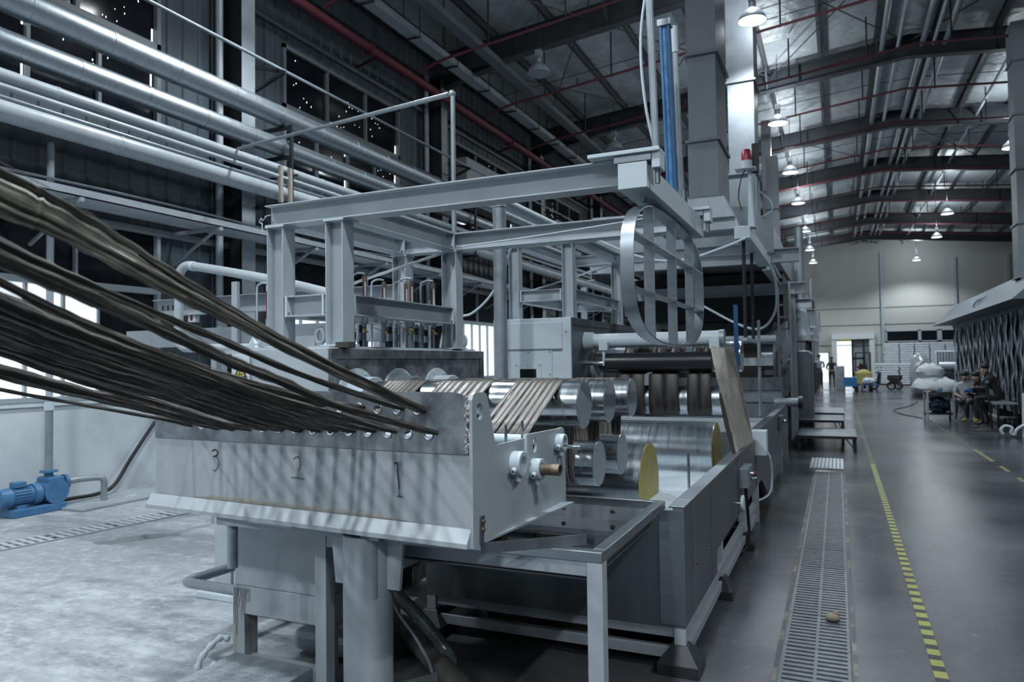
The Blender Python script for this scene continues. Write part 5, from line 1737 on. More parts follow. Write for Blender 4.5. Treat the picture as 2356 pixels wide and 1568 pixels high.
for x in (-4.78, -4.72):
    MB().cyl((x, 5.07, 1.94), (x+.02, 5.05, 1.94), .105, 32).build('flange_disc', PAINT_W, rl, smooth=35, bevel=.004)
MB().cyl((-4.78, 5.07, 1.94), (-4.2, 5.0, 1.94), .05, 24).build('hub', WPIPE, rl, smooth=35)
for k in range(5):
    a = k*1.257
    MB().cyl((-4.75, 5.06+math.cos(a)*.08, 1.94+math.sin(a)*.08), (-4.66, 5.04+math.cos(a)*.08, 1.94+math.sin(a)*.08), .010, 6).build('bolt', CHROME, rl)
pcn = thing('perforated_channel', 'grey punched steel channel behind the white pipe', 'channel', (-7, 6.6, 2.4))
m = MB()
m.box(-7.93, -4.3, 6.60, 6.606, 2.40, 2.60)
m.box(-7.93, -4.3, 6.50, 6.60, 2.40, 2.408)
m.box(-7.93, -4.3, 6.50, 6.60, 2.60, 2.607)
m.build('channel', PAINT_D, pcn)
for x in (-7.85, -7.76, -7.67, -7.58, -7.28, -7.18, -7.08):
    bx('slot', DARK, pcn, x-.012, x+.012, 6.594, 6.60, 2.48, 2.54)
for x in (-6.9, -4.6):
    bx('support_post', PAINT_D, pcn, x-.04, x+.04, 6.62, 6.70, 0, 2.6)
rsn = thing('sensor_box', 'small white sensor box with a red lens under the punched channel', 'sensor', (-7.27, 6.55, 2.3))
bx('case', SIGNW, rsn, -7.335, -7.215, 6.53, 6.60, 2.31, 2.42, bevel=.006)
MB().sph((-7.275, 6.53, 2.36), .025, 10, 8, (1, .5, 1.4)).build('red_lens', RED, rsn, smooth=60)
hb = thing('square_tube_beam', 'open-ended grey square tube lying across behind the tows', 'beam', (-7, 6, 2))
m = MB()
for a in ((-7.75, -4.1, 6.0, 6.008, 1.99, 2.19), (-7.75, -4.1, 6.19, 6.198, 1.99, 2.19), (-7.75, -4.1, 6.008, 6.19, 1.99, 1.998), (-7.75, -4.1, 6.008, 6.19, 2.182, 2.19)):
    m.box(*a)
m.build('square_tube', GALV, hb)
for x in (-6.4, -4.4):
    bx('support_post', PAINT_D, hb, x-.04, x+.04, 6.05, 6.13, 0, 1.99)
tag(bx('upright_flat', PAINT, None, -6.03, -5.95, 5.95, 5.99, 0.0, 2.68), 'pale upright flat bar between the white pipe and the gantry', 'bar')
# sight glasses
for i, (x, y) in enumerate(((-4.63, 5.0), (-4.49, 5.0), (-3.60, 4.75), (-3.48, 4.85), (-3.6, 5.3), (-3.5, 5.5), (-3.35, 5.35), (-3.28, 5.6))):
    t = thing('sight_glass', ['red-filled glass flow tube on the white pipe, nearer of the pair left of the gantry', 'red-filled glass flow tube, second of the pair left of the gantry'][i] if i < 2 else 'glass flow tube between the gantry posts, %s from the left' % ORD[i-2], 'flow tube', (x, y, 1.885), None if i < 2 else 'flow tubes between the gantry posts')
    zb = 1.92 if i < 2 else 1.885
    cy('stem', GPIPE, t, (x, y, zb), (x, y, 2.08), .012, 10)
    cy('lower_fitting', STEEL, t, (x, y, 2.08), (x, y, 2.17), .026, 12)
    cy('glass_tube', TUBER, t, (x, y, 2.17), (x, y, 2.42), .020 if i < 2 else .018, 14)
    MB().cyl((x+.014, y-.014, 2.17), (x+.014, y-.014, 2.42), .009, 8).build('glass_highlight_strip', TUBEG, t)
    cy('upper_fitting', RUST if i > 1 else PAINT, t, (x, y, 2.42), (x, y, 2.475), .020, 12)
    tb('bent_tube', WPIPE, t, smoothpath([(x, y, 2.49), (x-.05, y, 2.50), (x-.10, y, 2.49), (x-.13, y, 2.45), (x-.13, y, 2.2), (x-.13, y, 1.90)], 4), .009, 8)
    MB().bar((x, y-.03, 2.06), (x+.07, y-.07, 2.01), .022, .006).build('valve_lever', YEL, t)
if True:
    cab = thing('manifold_table', 'low pale steel manifold shelf carrying the flow tubes left of the gantry', 'shelf', (-4.5, 5.1, 0))
    bx('shelf_plate', PAINT, cab, -4.95, -3.95, 4.8, 5.9, 1.86, 1.895)
    bx('upstand', PAINT, cab, -4.6, -3.95, 4.8, 4.82, 1.895, 2.0)
    bx('side_post', PAINT, cab, -4.55, -4.40, 5.6, 5.85, 0, 1.86)
    

# low pipes and hose under the guide box
pd = thing('pedestal_cabinet', 'grey steel pedestal cabinet under the guide box with a rust-streaked corner leg', 'cabinet', (-2.84, 3.5, 0))
QX0, QX1, QY0, QY1 = -3.17, -2.515, 3.15, 3.84
bx('cabinet_body', PAINT, pd, QX0, QX1, QY0, QY1, .51, .985, bevel=.005)
bx('cross_slab', PAINT, pd, QX0+.08, QX1+.01, QY0-.01, QY0+.10, .355, .51, bevel=.006)
bx('side_slab', PAINT, pd, QX1-.08, QX1+.01, QY0+.10, QY1, .355, .51, bevel=.006)
bx('streaked_leg', STAIN, pd, QX0-.004, QX0+.085, QY0-.012, QY0+.09, 0, .51, bevel=.004)
bx('leg', PAINT, pd, QX1-.06, QX1+.01, QY0-.01, QY0+.08, 0, .355, bevel=.004)
for x in (QX0, QX1-.07):
    bx('leg', PAINT_D, pd, x, x+.08, QY1-.08, QY1, 0, .51)
bx('foot_rail', PAINT, pd, QX0+.085, QX1-.06, QY0, QY0+.06, .03, .12, bevel=.004)
bx('dark_inner_tube', GPIPE, pd, QX0+.1, QX1-.1, QY0+.35, QY0+.5, .02, .16, bevel=.05)
random.seed(12)
for i in range(11):
    x = QX0+.008+i*.0115
    z1 = .50
    L_ = random.uniform(.08, .36) if i < 8 else random.uniform(.03, .10)
    P = [(x+.003*math.sin(j*1.3+i), QY0-.0135, z1-L_*j/6) for j in range(7)]
    MB().tube(P, [.0013-.0001*j for j in range(7)], 5).build('rust_run', mat_rust, pd)
lp_ = thing('low_pipe_loop', 'grey pipe loop with one sharp elbow sticking out left of the pedestal cabinet', 'pipe', (-3.5, 3.4, .45))
tb('pipe', GPIPE, lp_, [(QX0+.01, 3.20, .455), (-3.60, 3.22, .45), (-3.635, 3.235, .45), (-3.645, 3.27, .45), (-3.60, 3.895, .45)], .030, 14)
tag(bx('back_post', PAINT, None, -4.60, -4.43, 4.36, 4.46, 0, .98), 'pale square post standing behind the pedestal cabinet', 'post')
tag(bx('floor_shoe', PAINT_W, None, -4.5, -4.1, 4.08, 4.25, 0, .05, bevel=.008), 'low pale block on the floor behind the streaked leg', 'block')
hs = MB()
HP = smoothpath([(-2.62, 3.85, .62), (-2.42, 3.6, .47), (-2.24, 3.6, .32), (-2.08, 3.6, .17), (-2.01, 3.58, .08), (-2.02, 3.45, .05), (-2.2, 3.2, .05), (-2.6, 2.9, .05)], 26)
hs.tube(HP, [.034+(.003 if i % 2 else -.001) for i in range(len(HP))], 18)
tag(hs.build('ribbed_hose', HOSE, smooth=70), 'clear ribbed suction hose curling to the floor by the round column', 'hose')
tag(tb('thin_hose', WPIPE, None, smoothpath([(-2.55, 3.7, .55), (-2.35, 3.55, .36), (-2.2, 3.52, .22), (-2.1, 3.5, .10), (-2.0, 3.4, .02)], 8), .010, 8), 'thin pale tube running down beside the ribbed hose', 'hose')
tag(MB().tube([(-3.3, 4.6, .07), (-1.4, 3.0, .07)], .065, 18).build('floor_pipe', mat('dusty_floor_pipe', (.10, .10, .085), .6), smooth=40), 'dark dusty pipe lying diagonally on the floor under the table', 'pipe')
tag(MB().tube([(-3.8, 4.6, .065), (-2.7, 4.35, .065)], .065, 18).build('floor_pipe', GPIPE, smooth=40), 'grey pipe lying on the floor under the roll stand opening', 'pipe')
st = thing('checker_step', 'low checker-plate step in the corner below the roll stand', 'step', (-2.66, 2.6, 0))
bx('step_box', PLATE, st, -2.93, -2.42, 2.1, 2.92, 0, .25, bevel=.008)
m = MB()
for i in range(12):
    for j in range(18):
        x, y = -2.90+.042*i, 2.12+.044*j
        a = (.012, .010) if (i+j) % 2 else (-.012, .010)
        if x < -2.44 and y < 2.90:
            m.bar((x-a[0], y-a[1], .2515), (x+a[0], y+a[1], .2515), .0055, .003)
m.build('tread_lugs', PLATE, st, kind='stuff')
# stained cloth bundle under the tank
random.seed(9)
m = MB().tube(smoothpath([(-2.2, 4.5, .10), (-1.95, 4.45, .09), (-1.7, 4.5, .11), (-1.5, 4.42, .08), (-1.35, 4.5, .06)], 8), [.06+.035*random.random() for _ in range(33)], 14, lobes=(.25, 5, 30))
tag(m.build('cloth_roll', CARDB, smooth=70), 'crumpled stained cloth roll stuffed under the bath tank', 'cloth')
tag(MB().tube(smoothpath([(-3.19, 3.13, .20), (-3.22, 3.10, .22), (-3.27, 3.06, .17), (-3.31, 3.03, .10), (-3.32, 3.02, .02), (-3.27, 3.02, .015), (-3.22, 3.06, .10)], 6), [.012+.010*math.sin(k*.7)**2 for k in range(37)], 8).build('white_rag', WHITE, smooth=70), 'white rag tied at the foot of the streaked leg', 'rag')
# cables strewn under the machine side of the box
m = MB().sph((-1.72, 4.5, .0), .09, 10, 6, (1.5, 1, .35))
tag(m.build('debris_pile', SAND, smooth=60), 'small heap of pale debris under the tank frame', 'debris')

# ================================================================== WINDOW SIDE FLOOR
pu = thing('floor_pump', 'blue self-priming pump and motor on a blue bed by the left wall', 'pump', (-9.0, 5.7, 0))
X_ = -8.98
m = MB()
m.box(X_-.14, X_+.14, 5.38, 6.02, 0, .10)
m.build('bed_plate', BLUE, pu, bevel=.015)
MB().cyl((X_, 5.30, .235), (X_, 5.66, .235), .105, 28).build('motor_body', BLUE, pu, smooth=35)
mb_ = MB()
for k in range(20):
    a = 2*PI*k/20
    mb_.bar((X_+math.cos(a)*.108, 5.42, .235+math.sin(a)*.108), (X_+math.cos(a)*.108, 5.62, .235+math.sin(a)*.108), .006, .016, up=(math.cos(a), 0, math.sin(a)))
mb_.build('cooling_fins', BLUE, pu)
MB().lathe((X_, 5.26, .235), (0, 1, 0), [(0, .07), (.02, .11), (.14, .118), (.16, .105)], 28).build('fan_cowl', BLUE, pu, smooth=35)
cy('fan_grille', DARK, pu, (X_, 5.255, .235), (X_, 5.262, .235), .075, 24)
bx('terminal_box', BLUE, pu, X_-.06, X_+.06, 5.44, 5.58, .34, .41, bevel=.01)
MB().cyl((X_, 5.66, .235), (X_, 5.74, .235), .13, 28).cyl((X_, 5.74, .235), (X_, 5.80, .235), .06, 20).build('coupling_flange', BLUE, pu, smooth=35)
MB().box(X_-.12, X_+.12, 5.80, 6.00, .17, .42).build('volute_box', BLUE, pu, bevel=.02)
MB().cyl((X_-.14, 5.90, .24), (X_+.14, 5.90, .24), .15, 28).build('volute', BLUE, pu, smooth=35)
for y in (5.5, 5.9):
    bx('foot', BLUE, pu, X_-.1, X_+.1, y-.05, y+.05, .09, .14)
MB().cyl((X_, 5.88, .42), (X_, 5.88, .475), .05, 20).cyl((X_, 5.88, .475), (X_, 5.88, .495), .10, 28).build('top_flange', BLUE, pu, smooth=35)
MB().cyl((X_, 6.00, .32), (X_, 6.06, .32), .05, 20).cyl((X_, 6.06, .32), (X_, 6.10, .32), .10, 28).build('side_flange', BLUE, pu, smooth=35)
tp = thing('riser_pipe', 'vertical grey pipe rising from the pump past the windows', 'pipe', (X_, 5.88, .5))
tb('lower_run', GPIPE, tp, [(X_, 5.88, .495), (X_, 5.88, 1.28)], .045, 18)
tb('upper_run', WPIPE, tp, [(X_, 5.88, 1.28), (X_, 5.88, 4.6)], .042, 18)
MB().cyl((X_, 5.88, 1.24), (X_, 5.88, 1.34), .058, 18).build('union', PAINT_W, tp, smooth=35)
tb_ = tag(tb('discharge_pipe', GPIPE, None, smoothpath([(X_, 6.10, .32), (X_+.04, 6.28, .33), (X_+.11, 6.42, .33), (X_+.15, 6.48, .32), (X_+.17, 6.50, .27), (X_+.17, 6.50, .15), (X_+.17, 6.50, .035)], 5), .040, 16), 'short elbow pipe from the pump going down through the pit cover', 'pipe')
tag(bx('pit_cover', PAINT_D, None, -9.05, -8.45, 5.95, 7.45, .005, .03), 'flat dark steel pit cover beside the pump', 'cover')
tag(tb('black_cable', BLACK, None, smoothpath([(-9.38, 7.9, 1.10), (-9.36, 7.65, .85), (-9.33, 7.3, .45), (-9.28, 7.0, .12), (-9.22, 6.7, .05), (-9.22, 6.3, .05), (-9.2, 6.0, .04), (-9.15, 5.9, .03)], 7), .026, 10), 'thick black cable drooping down the plaster wall to the pump', 'cable')
m = MB().bar((-8.75, 6.75, .035), (-8.7, 6.9, .035), .03, .012).bar((-8.72, 6.8, .035), (-8.62, 6.78, .035), .03, .012)
tag(m.build('paper_scrap', WHITE), 'white scraps lying on the pit cover', 'scrap')
# puddle: irregular thin sheet
PO = [(-6.92, 4.98), (-6.80, 5.10), (-6.78, 5.24), (-6.70, 5.36), (-6.62, 5.46), (-6.50, 5.52), (-6.36, 5.58), (-6.30, 5.50), (-6.38, 5.42), (-6.46, 5.30), (-6.52, 5.20), (-6.58, 5.08), (-6.66, 4.98), (-6.78, 4.92)]
tag(MB().prism([(x, y, .0008) for x, y in PO], (0, 0, .0012)).build('puddle', PUD), 'small grey puddle on the pale floor near the left drain', 'puddle')

# drain grates -----------------------------------------------------------------
def grate(w, L, rows, pitch, slot, m):
    g = MB()
    nb = int(L/pitch)
    edge = .018
    t = .012
    cols = []
    cw = (w-edge*(rows+1))/rows
    for r_ in range(rows+1):
        x = r_*(cw+edge)
        g.box(x, x+edge, 0, L-.006, -.0, t)
    for r_ in range(rows):
        x = edge+r_*(cw+edge)
        for k in range(nb+1):
            y = k*pitch
            if y+pitch-slot < L:
                g.box(x, x+cw, y, y+pitch-slot, 0, t)
    return g
gp = None
for i in range(15):
    y = 2.9+.62*i
    lab = 'cast two-row drain grate beside the machine line, nearest the bottom edge'
    if gp is None:
        gp = grate(.37, .62, 2, .0612, .026, PAINT_D).build('drain_grate', mat('worn_cast_grate', (.085, .10, .112), .5, metal=.2, c2=(.13, .145, .16), scale=14))
        gp.location = (-.34, y, .001)
        tag(gp, lab, 'drain grate', 'drain grates along the aisle channel')
    else:
        o = gp.copy()
        COL.objects.link(o)
        o.location = (-.34, y, .001)
        o['label'] = 'cast two-row drain grate beside the machine line, %s from the bottom edge' % ORD[i]
chn = MB().box(-.345, .035, 2.9, 12.2, .0002, .0009).build('trim_1', BLACK)
struct(chn)
sl = MB().box(-.375, -.35, 2.9, 12.2, .0005, .0035).box(.04, .065, 2.9, 12.2, .0005, .003).build('trim_2', mat('patched_concrete_edge', (.07, .08, .09), .7, c2=(.20, .185, .16), scale=5, lo=.5, hi=.6))
struct(sl)
gp2 = None
for i in range(14):
    y = 2.9+.62*i-1
    if gp2 is None:
        gp2 = grate(.34, .62, 2, .085, .035, PAINT_D).build('drain_grate', mat('pale_drain_grate', (.40, .44, .47), .6))
        gp2.location = (-8.12, y, .001)
        tag(gp2, 'pale slotted drain grate by the left wall, first along the channel', 'drain grate', 'drain grates along the window-side channel')
    else:
        o = gp2.copy()
        COL.objects.link(o)
        o.location = (-8.12+.09*i, y, .001)
        o.rotation_euler = (0, 0, R_(-8))
        o['label'] = 'pale slotted drain grate by the left wall, %s along the channel' % ORD[i]
gp2.rotation_euler = (0, 0, R_(-8))
ch2 = MB().prism([(-8.10, 1.9, .0002), (-7.78, 1.9, .0002), (-6.5, 10.5, .0002), (-6.82, 10.5, .0002)], (0, 0, .0006)).build('trim_3', BLACK)
struct(ch2)
m = MB().sph((0, 0, .028), .04, 12, 8, (1.2, 1, .75)).sph((.02, .015, .05), .022, 8, 6)
o = m.build('mud_clump', CARDB, smooth=60)
o.location = (-.07, 5.28, .01)
tag(o, 'brown wad of debris lying on the aisle drain grate', 'debris')

# floor tapes: yellow and black pieces -------------------------------------------
def tape(label, x, y0, y1, w, dy, ncut, slope=0, gaps=()):
    t = thing('floor_tape', label, 'tape', (x, y0, 0))
    ya, yb = None, None
    k = 0
    y = y0
    while y < y1 and k < ncut:
        if not any(a < y < b for a, b in gaps):
            xx = x+slope*(y-y0)
            for nm, mm, a, b in (('yellow_block', YTAPE, y, y+dy*.55), ('black_block', BTAPE, y+dy*.55, y+dy)):
                key = (nm, label)
                if key not in protos:
                    protos[key] = MB().box(-w/2, w/2, 0, b-a, 0, .0012).build(nm, mm, t)
                    o = protos[key]
                else:
                    o = protos[key].copy()
                    COL.objects.link(o)
                    o.parent = t
                    o.matrix_parent_inverse = WORLDLY[t.name]
                o.location = (xx, a, .0012)
                o.rotation_euler = (0, 0, -slope)
        y += dy
        k += 1
    if y < y1:
        m = MB()
        while y < y1:
            if not any(a < y < b for a, b in gaps):
                xx = x+slope*(y-y0)
                m.box(xx-w/2, xx+w/2, y, y+dy*.55, .001, .002)
            y += dy
        m.build('distant_yellow_blocks', mat('worn_distant_tape', (.10, .10, .055), .6), t, kind='stuff')
tape('yellow and black hazard tape along the floor beside the aisle drain', .475, 2.9, 33, .068, .17, 62, slope=.0018)
tape('worn yellow tape line on the far side of the aisle', 2.34, 12.2, 24, .06, .20, 20, slope=-.003, gaps=((12.4, 13.1), (13.6, 14.2)))

# stepped platforms beside the line -----------------------------------------------
def platform(label, x0, x1, y0, y1, z):
    t = thing('step_platform', label, 'platform', ((x0+x1)/2, (y0+y1)/2, 0), 'low dark step platforms beside the machine line')
    bx('deck', RUBMAT, t, x0, x1, y0, y1, z-.025, z, bevel=.004)
    bx('front_edge', DARK, t, x0, x1, y0-.008, y0, z-.05, z)
    for x in (x0+.03, x1-.03):
        for y in (y0+.04, y1-.04):
            bx('leg', DARK, t, x-.022, x+.022, y-.022, y+.022, 0, z-.025)
    for x, s_ in ((x0+.04, 1), (x1-.04, -1)):
        MB().bar((x, y0+.04, .05), (x+s_*.16, y0+.04, z-.03), .03, .02).build('brace', DARK, t)
    return t
platform('nearest and lowest dark platform with braced legs', -.74, .30, 14.9, 16.6, .30)
platform('ribbed grey platform one step up behind the lowest one', -.95, .10, 16.65, 18.3, .46)
platform('farthest step platform of the three, level with the wedge guard', -1.0, .12, 18.35, 20.4, .50)
fm = MB()
n = 9
for i in range(n):
    x = -.455+i*.057
    fm.prism([(x, 12.55, .0), (x+.057, 12.55, .0), (x+.050, 12.55, .018), (x+.007, 12.55, .018)], (0, 1.3, 0))
tag(fm.build('ribbed_sheet', GALV), 'small pale ribbed sheet lying on the drain before the steps', 'sheet')

# ================================================================== AISLE SIDE
en = thing('foil_enclosure', 'big hooded enclosure hung with silvery foil strips at the right', 'enclosure', (5.2, 25, 0))
MB().prism([(3.35, 18.0, 2.95), (4.2, 18.0, 3.75), (7.5, 18.0, 3.75), (7.5, 18.0, 2.95)], (0, 14, 0)).build('hood', HOODM, en)
bx('frame_rail', PAINT_D, en, 4.03, 4.09, 18, 32, 2.86, 2.95)
random.seed(17)
for i in range(70):
    y = 18.3+i*.195
    key = ('foil', i % 5)
    if key not in protos:
        m = MB()
        k = 10
        nb = m.pts([(math.sin(j*1.9+i)*.025, 0, -2.55*j/k) for j in range(k+1)]+[(math.sin(j*1.3+i*2)*.025+.01, .19, -2.55*j/k) for j in range(k+1)])
        for j in range(k):
            m.face((nb+j, nb+j+1, nb+k+2+j, nb+k+1+j))
        o = m.build('foil_strip', FOIL, en)
        sd = o.modifiers.new('thickness', 'SOLIDIFY')
        sd.thickness = .004
        protos[key] = o
    else:
        o = protos[key].copy()
        COL.objects.link(o)
        o.parent = en
        o.matrix_parent_inverse = WORLDLY[en.name]
    o.location = (4.06+random.uniform(-.02, .02), y, 2.88)
for y in (18.05, 25, 31.9):
    bx('post', PAINT_D, en, 4.12, 4.20, y, y+.08, 0, 2.95)
    bx('post', PAINT_D, en, 7.4, 7.48, y, y+.08, 0, 2.95)
bx('end_wall', HOODM, en, 4.2, 7.4, 31.9, 31.95, 0, 2.95)
sduct('tall dark square duct above the foil enclosure', 3.98, 4.55, 20.5, 21.1, 3.6, 9.75, [4.9, 6.2, 7.5, 8.8])
ep = thing('bent_pipes', 'pair of white bent pipes coming down onto the enclosure hood', 'pipe', (3.9, 24, 3))
for d_ in (0, .10):
    tb('pipe', WPIPE, ep, smoothpath([(5.0, 24+d_, 3.75), (4.3, 24+d_, 3.58), (3.72+d_, 24, 3.38), (3.58+d_, 24, 3.28), (3.56+d_, 24, 3.15), (3.66+d_, 24, 2.96)], 4), .035, 10)

# pallets of white sacks
def stack(label, x0, x1, y0, y1, layers, z0=0, g='white sack stacks by the far wall'):
    t = thing('sack_stack', label, 'sacks', ((x0+x1)/2, (y0+y1)/2, z0), g)
    h = .145
    for k in range(layers):
        j = .02*math.sin(k*2.3)
        bx('sack_layer', WHITE, t, x0+j, x1+j, y0, y1, z0+.12+k*h, z0+.12+k*h+h-.012, bevel=.03)
    bx('pallet', mat_foot if z0 else WOOD, t, x0, x1, y0, y1, z0, z0+.11)
stack('white sacks stacked left of the aisle heap, nearest the forklift', 2.15, 3.35, 49.5, 51, 9)
stack('white sacks stacked second from the forklift', 3.45, 4.60, 49.5, 51, 9)
stack('low stack of white sacks behind the striped bag', 4.75, 6.0, 49.5, 51, 8)
for i in range(5):
    stack('tall back-row stack of white sacks, %s from the door' % ORD[i], 2.85+.86*i, 3.66+.86*i, 53, 54.2, 18)
hp = thing('tarp_heap', 'heap of goods under a crumpled pale tarpaulin beside the aisle', 'heap', (3.95, 37, 0))
random.seed(4)
def lump(c, r, sc, seed, n=22, m_=12):
    m = MB().sph(c, r, n, m_, sc)
    random.seed(seed)
    m.v = [(x+random.uniform(-.05, .05), y+random.uniform(-.05, .05), max(z+random.uniform(-.05, .05), .02)) for x, y, z in m.v]
    return m
lump((3.95, 37, .42), .55, (1.75, 1.4, .9), 1).build('lower_tarp', TARP, hp, smooth=40)
lump((3.75, 37.1, 1.10), .42, (1.3, 1.2, .9), 2).build('upper_tarp', TARP, hp, smooth=40)
bx('trolley', DARK, hp, 3.1, 4.9, 36.3, 37.7, .0, .12)
tag(lump((3.55, 38.9, .97), .5, (.9, .8, 1.95), 6).build('clear_bag', mat('clear_bag_plastic', (.35, .38, .40), .2), smooth=40), 'big clear bag standing behind the tarpaulin heap', 'bag')
sb = thing('striped_bag', 'bale wrapped in red and blue striped sheet', 'bag', (4.7, 38.2, 0))
bx('bale', WHITE, sb, 4.25, 5.1, 39.2, 39.9, 0, 2.05, bevel=.04)
for i in range(7):
    bx('stripe', (RED, BLUE, RED, HOODM, RED, BLUE, RED)[i], sb, 4.29+i*.115, 4.325+i*.115, 39.19, 39.2, 1.35, 2.03)
rm = thing('roller_machine', 'dark cabinet with a grey cylinder on top behind the tarpaulin', 'machine', (4.8, 36, 0))
bx('cabinet', DARK, rm, 4.2, 5.3, 38.0, 38.7, 0, 1.05, bevel=.02)
cy('cylinder', GALV, rm, (4.25, 38.3, 1.33), (5.1, 38.3, 1.33), .20, 24)
bx('saddle', DARK, rm, 4.5, 4.9, 38.15, 38.45, 1.05, 1.15)
bx('dark_post', HOODM, rm, 5.05, 5.35, 38.8, 39.1, 0, 2.2)

# forklift
fk = thing('forklift', 'small yellow forklift with raised black mast near the far door', 'forklift', (1.25, 43.5, 0))
for x in (.78, 1.34):
    bx('mast_rail', DARK, fk, x-.05, x+.05, 44.0, 44.12, .1, 2.8)
for z in (.9, 1.75, 2.72):
    bx('mast_crossbar', DARK, fk, .78, 1.34, 44.0, 44.1, z-.06, z+.06)
bx('carriage', PAINT_W, fk, .88, 1.24, 43.95, 44.0, 1.1, 1.7)
bx('body', YEL, fk, .85, 1.65, 42.2, 43.8, .35, 1.05, bevel=.08)
MB().lathe((1.25, 42.25, .78), (0, 1, 0), [(0, .30), (.1, .38), (.3, .40)], 20).build('counterweight', YEL, fk, smooth=40)
bx('seat', BLACK, fk, 1.05, 1.45, 42.9, 43.2, 1.05, 1.45, bevel=.04)
for x in (.9, 1.6):
    for y in (42.6, 43.7):
        cy('wheel', BLACK, fk, (x-.08, y, .26), (x+.08, y, .26), .26, 24)
for x in (.9, 1.6):
    for y in (42.5, 43.7):
        bx('guard_post', DARK, fk, x-.02, x+.02, y-.02, y+.02, .9, 2.05)
bx('overhead_guard', DARK, fk, .88, 1.62, 42.5, 43.72, 2.03, 2.08)
bx('fork', DARK, fk, .9, 1.0, 44.1, 45.1, .08, .13)
bx('fork', DARK, fk, 1.15, 1.25, 44.1, 45.1, .08, .13)
MB().sph((1.02, 42.9, 1.28), .07, 8, 6).build('red_lamp', RED, fk)
# blue crate on legs and small trolleys
bc = thing('blue_bin', 'blue box on thin dark legs in the aisle', 'bin', (.57, 40, 0))
bx('box', mat('bright_blue_plastic', (.02, .16, .38), .5), bc, .28, .87, 39.8, 40.3, .36, .82, bevel=.02)
for x in (.31, .84):
    for y in (39.84, 40.26):
        bx('leg', DARK, bc, x-.02, x+.02, y-.02, y+.02, 0, .36)
tr = thing('tool_trolley', 'low trolley with blue frame and clutter beside the blue box', 'trolley', (1.4, 40.3, 0))
bx('shelf', DBLUE, tr, 1.1, 1.8, 40.0, 40.6, .42, .46)
for x in (1.13, 1.77):
    for y in (40.03, 40.57):
        bx('leg', DBLUE, tr, x-.02, x+.02, y-.02, y+.02, 0, .42)
lump((1.4, 40.3, .62), .22, (1.3, 1, .7), 8).build('clutter', PAINT_W, tr, smooth=40)
lump((.8, 41.5, .9), .3, (1.1, .8, .8), 12)
gb_ = thing('grey_bin', 'pale boxy bin left of the forklift', 'bin', (.1, 43, 0))
bx('box', GALV, gb_, -.1, .35, 44, 44.5, 0, 1.35, bevel=.02)

# scooters
def scooter(label, x, y, rz):
    t = thing('scooter', label, 'scooter', (x, y, 0), 'parked scooters by the sacks', rz, local=True)
    for yy in (-.62, .62):
        MB().ring((0, yy, .24), (1, 0, 0), .19, .05, 24, 8).build('wheel', BLACK, t, smooth=60)
        MB().cyl((-.05, yy, .24), (.05, yy, .24), .07, 12).build('hub', GPIPE, t)
    MB().box(-.13, .13, -.28, .34, .26, .34).build('floorboard', mat_dk, t, bevel=.02)
    MB().prism([(-.13, -.80, .60), (-.13, -.62, .42), (-.13, -.25, .30), (-.13, -.20, .70), (-.13, -.80, .74)], (.26, 0, 0)).build('rear_cowl', mat_dk, t, bevel=.03)
    MB().box(-.12, .12, -.80, -.18, .73, .82).build('seat', BLACK, t, bevel=.03)
    MB().prism([(-.17, .34, .30), (-.17, .28, .95), (-.17, .36, .98), (-.17, .44, .32)], (.34, 0, 0)).build('leg_shield', mat_dk, t, bevel=.02)
    MB().tube([(0, .62, .24), (0, .46, .6), (0, .36, 1.02)], .03, 8).build('fork', GPIPE, t)
    MB().tube([(-.33, .30, 1.08), (0, .36, 1.04), (.33, .30, 1.08)], .018, 8).build('handlebar', BLACK, t)
    for s_ in (-1, 1):
        MB().tube([(s_*.25, .32, 1.06), (s_*.32, .34, 1.22)], .007, 5).sph((s_*.32, .34, 1.25), .06, 8, 6, (1, .3, .7)).build('mirror', BLACK, t)
    MB().sph((0, .44, .98), .09, 10, 8).build('headlamp', GPIPE, t, smooth=60)
    return t
mat_dk = mat('dark_scooter_plastic', (.018, .02, .024), .35)
scooter('dark scooter parked by the sacks, the larger one nearer the forklift', 2.45, 45.2, R_(70))
scooter('dark scooter parked by the sacks, the one nearer the tarpaulin', 3.25, 44.2, R_(-105))

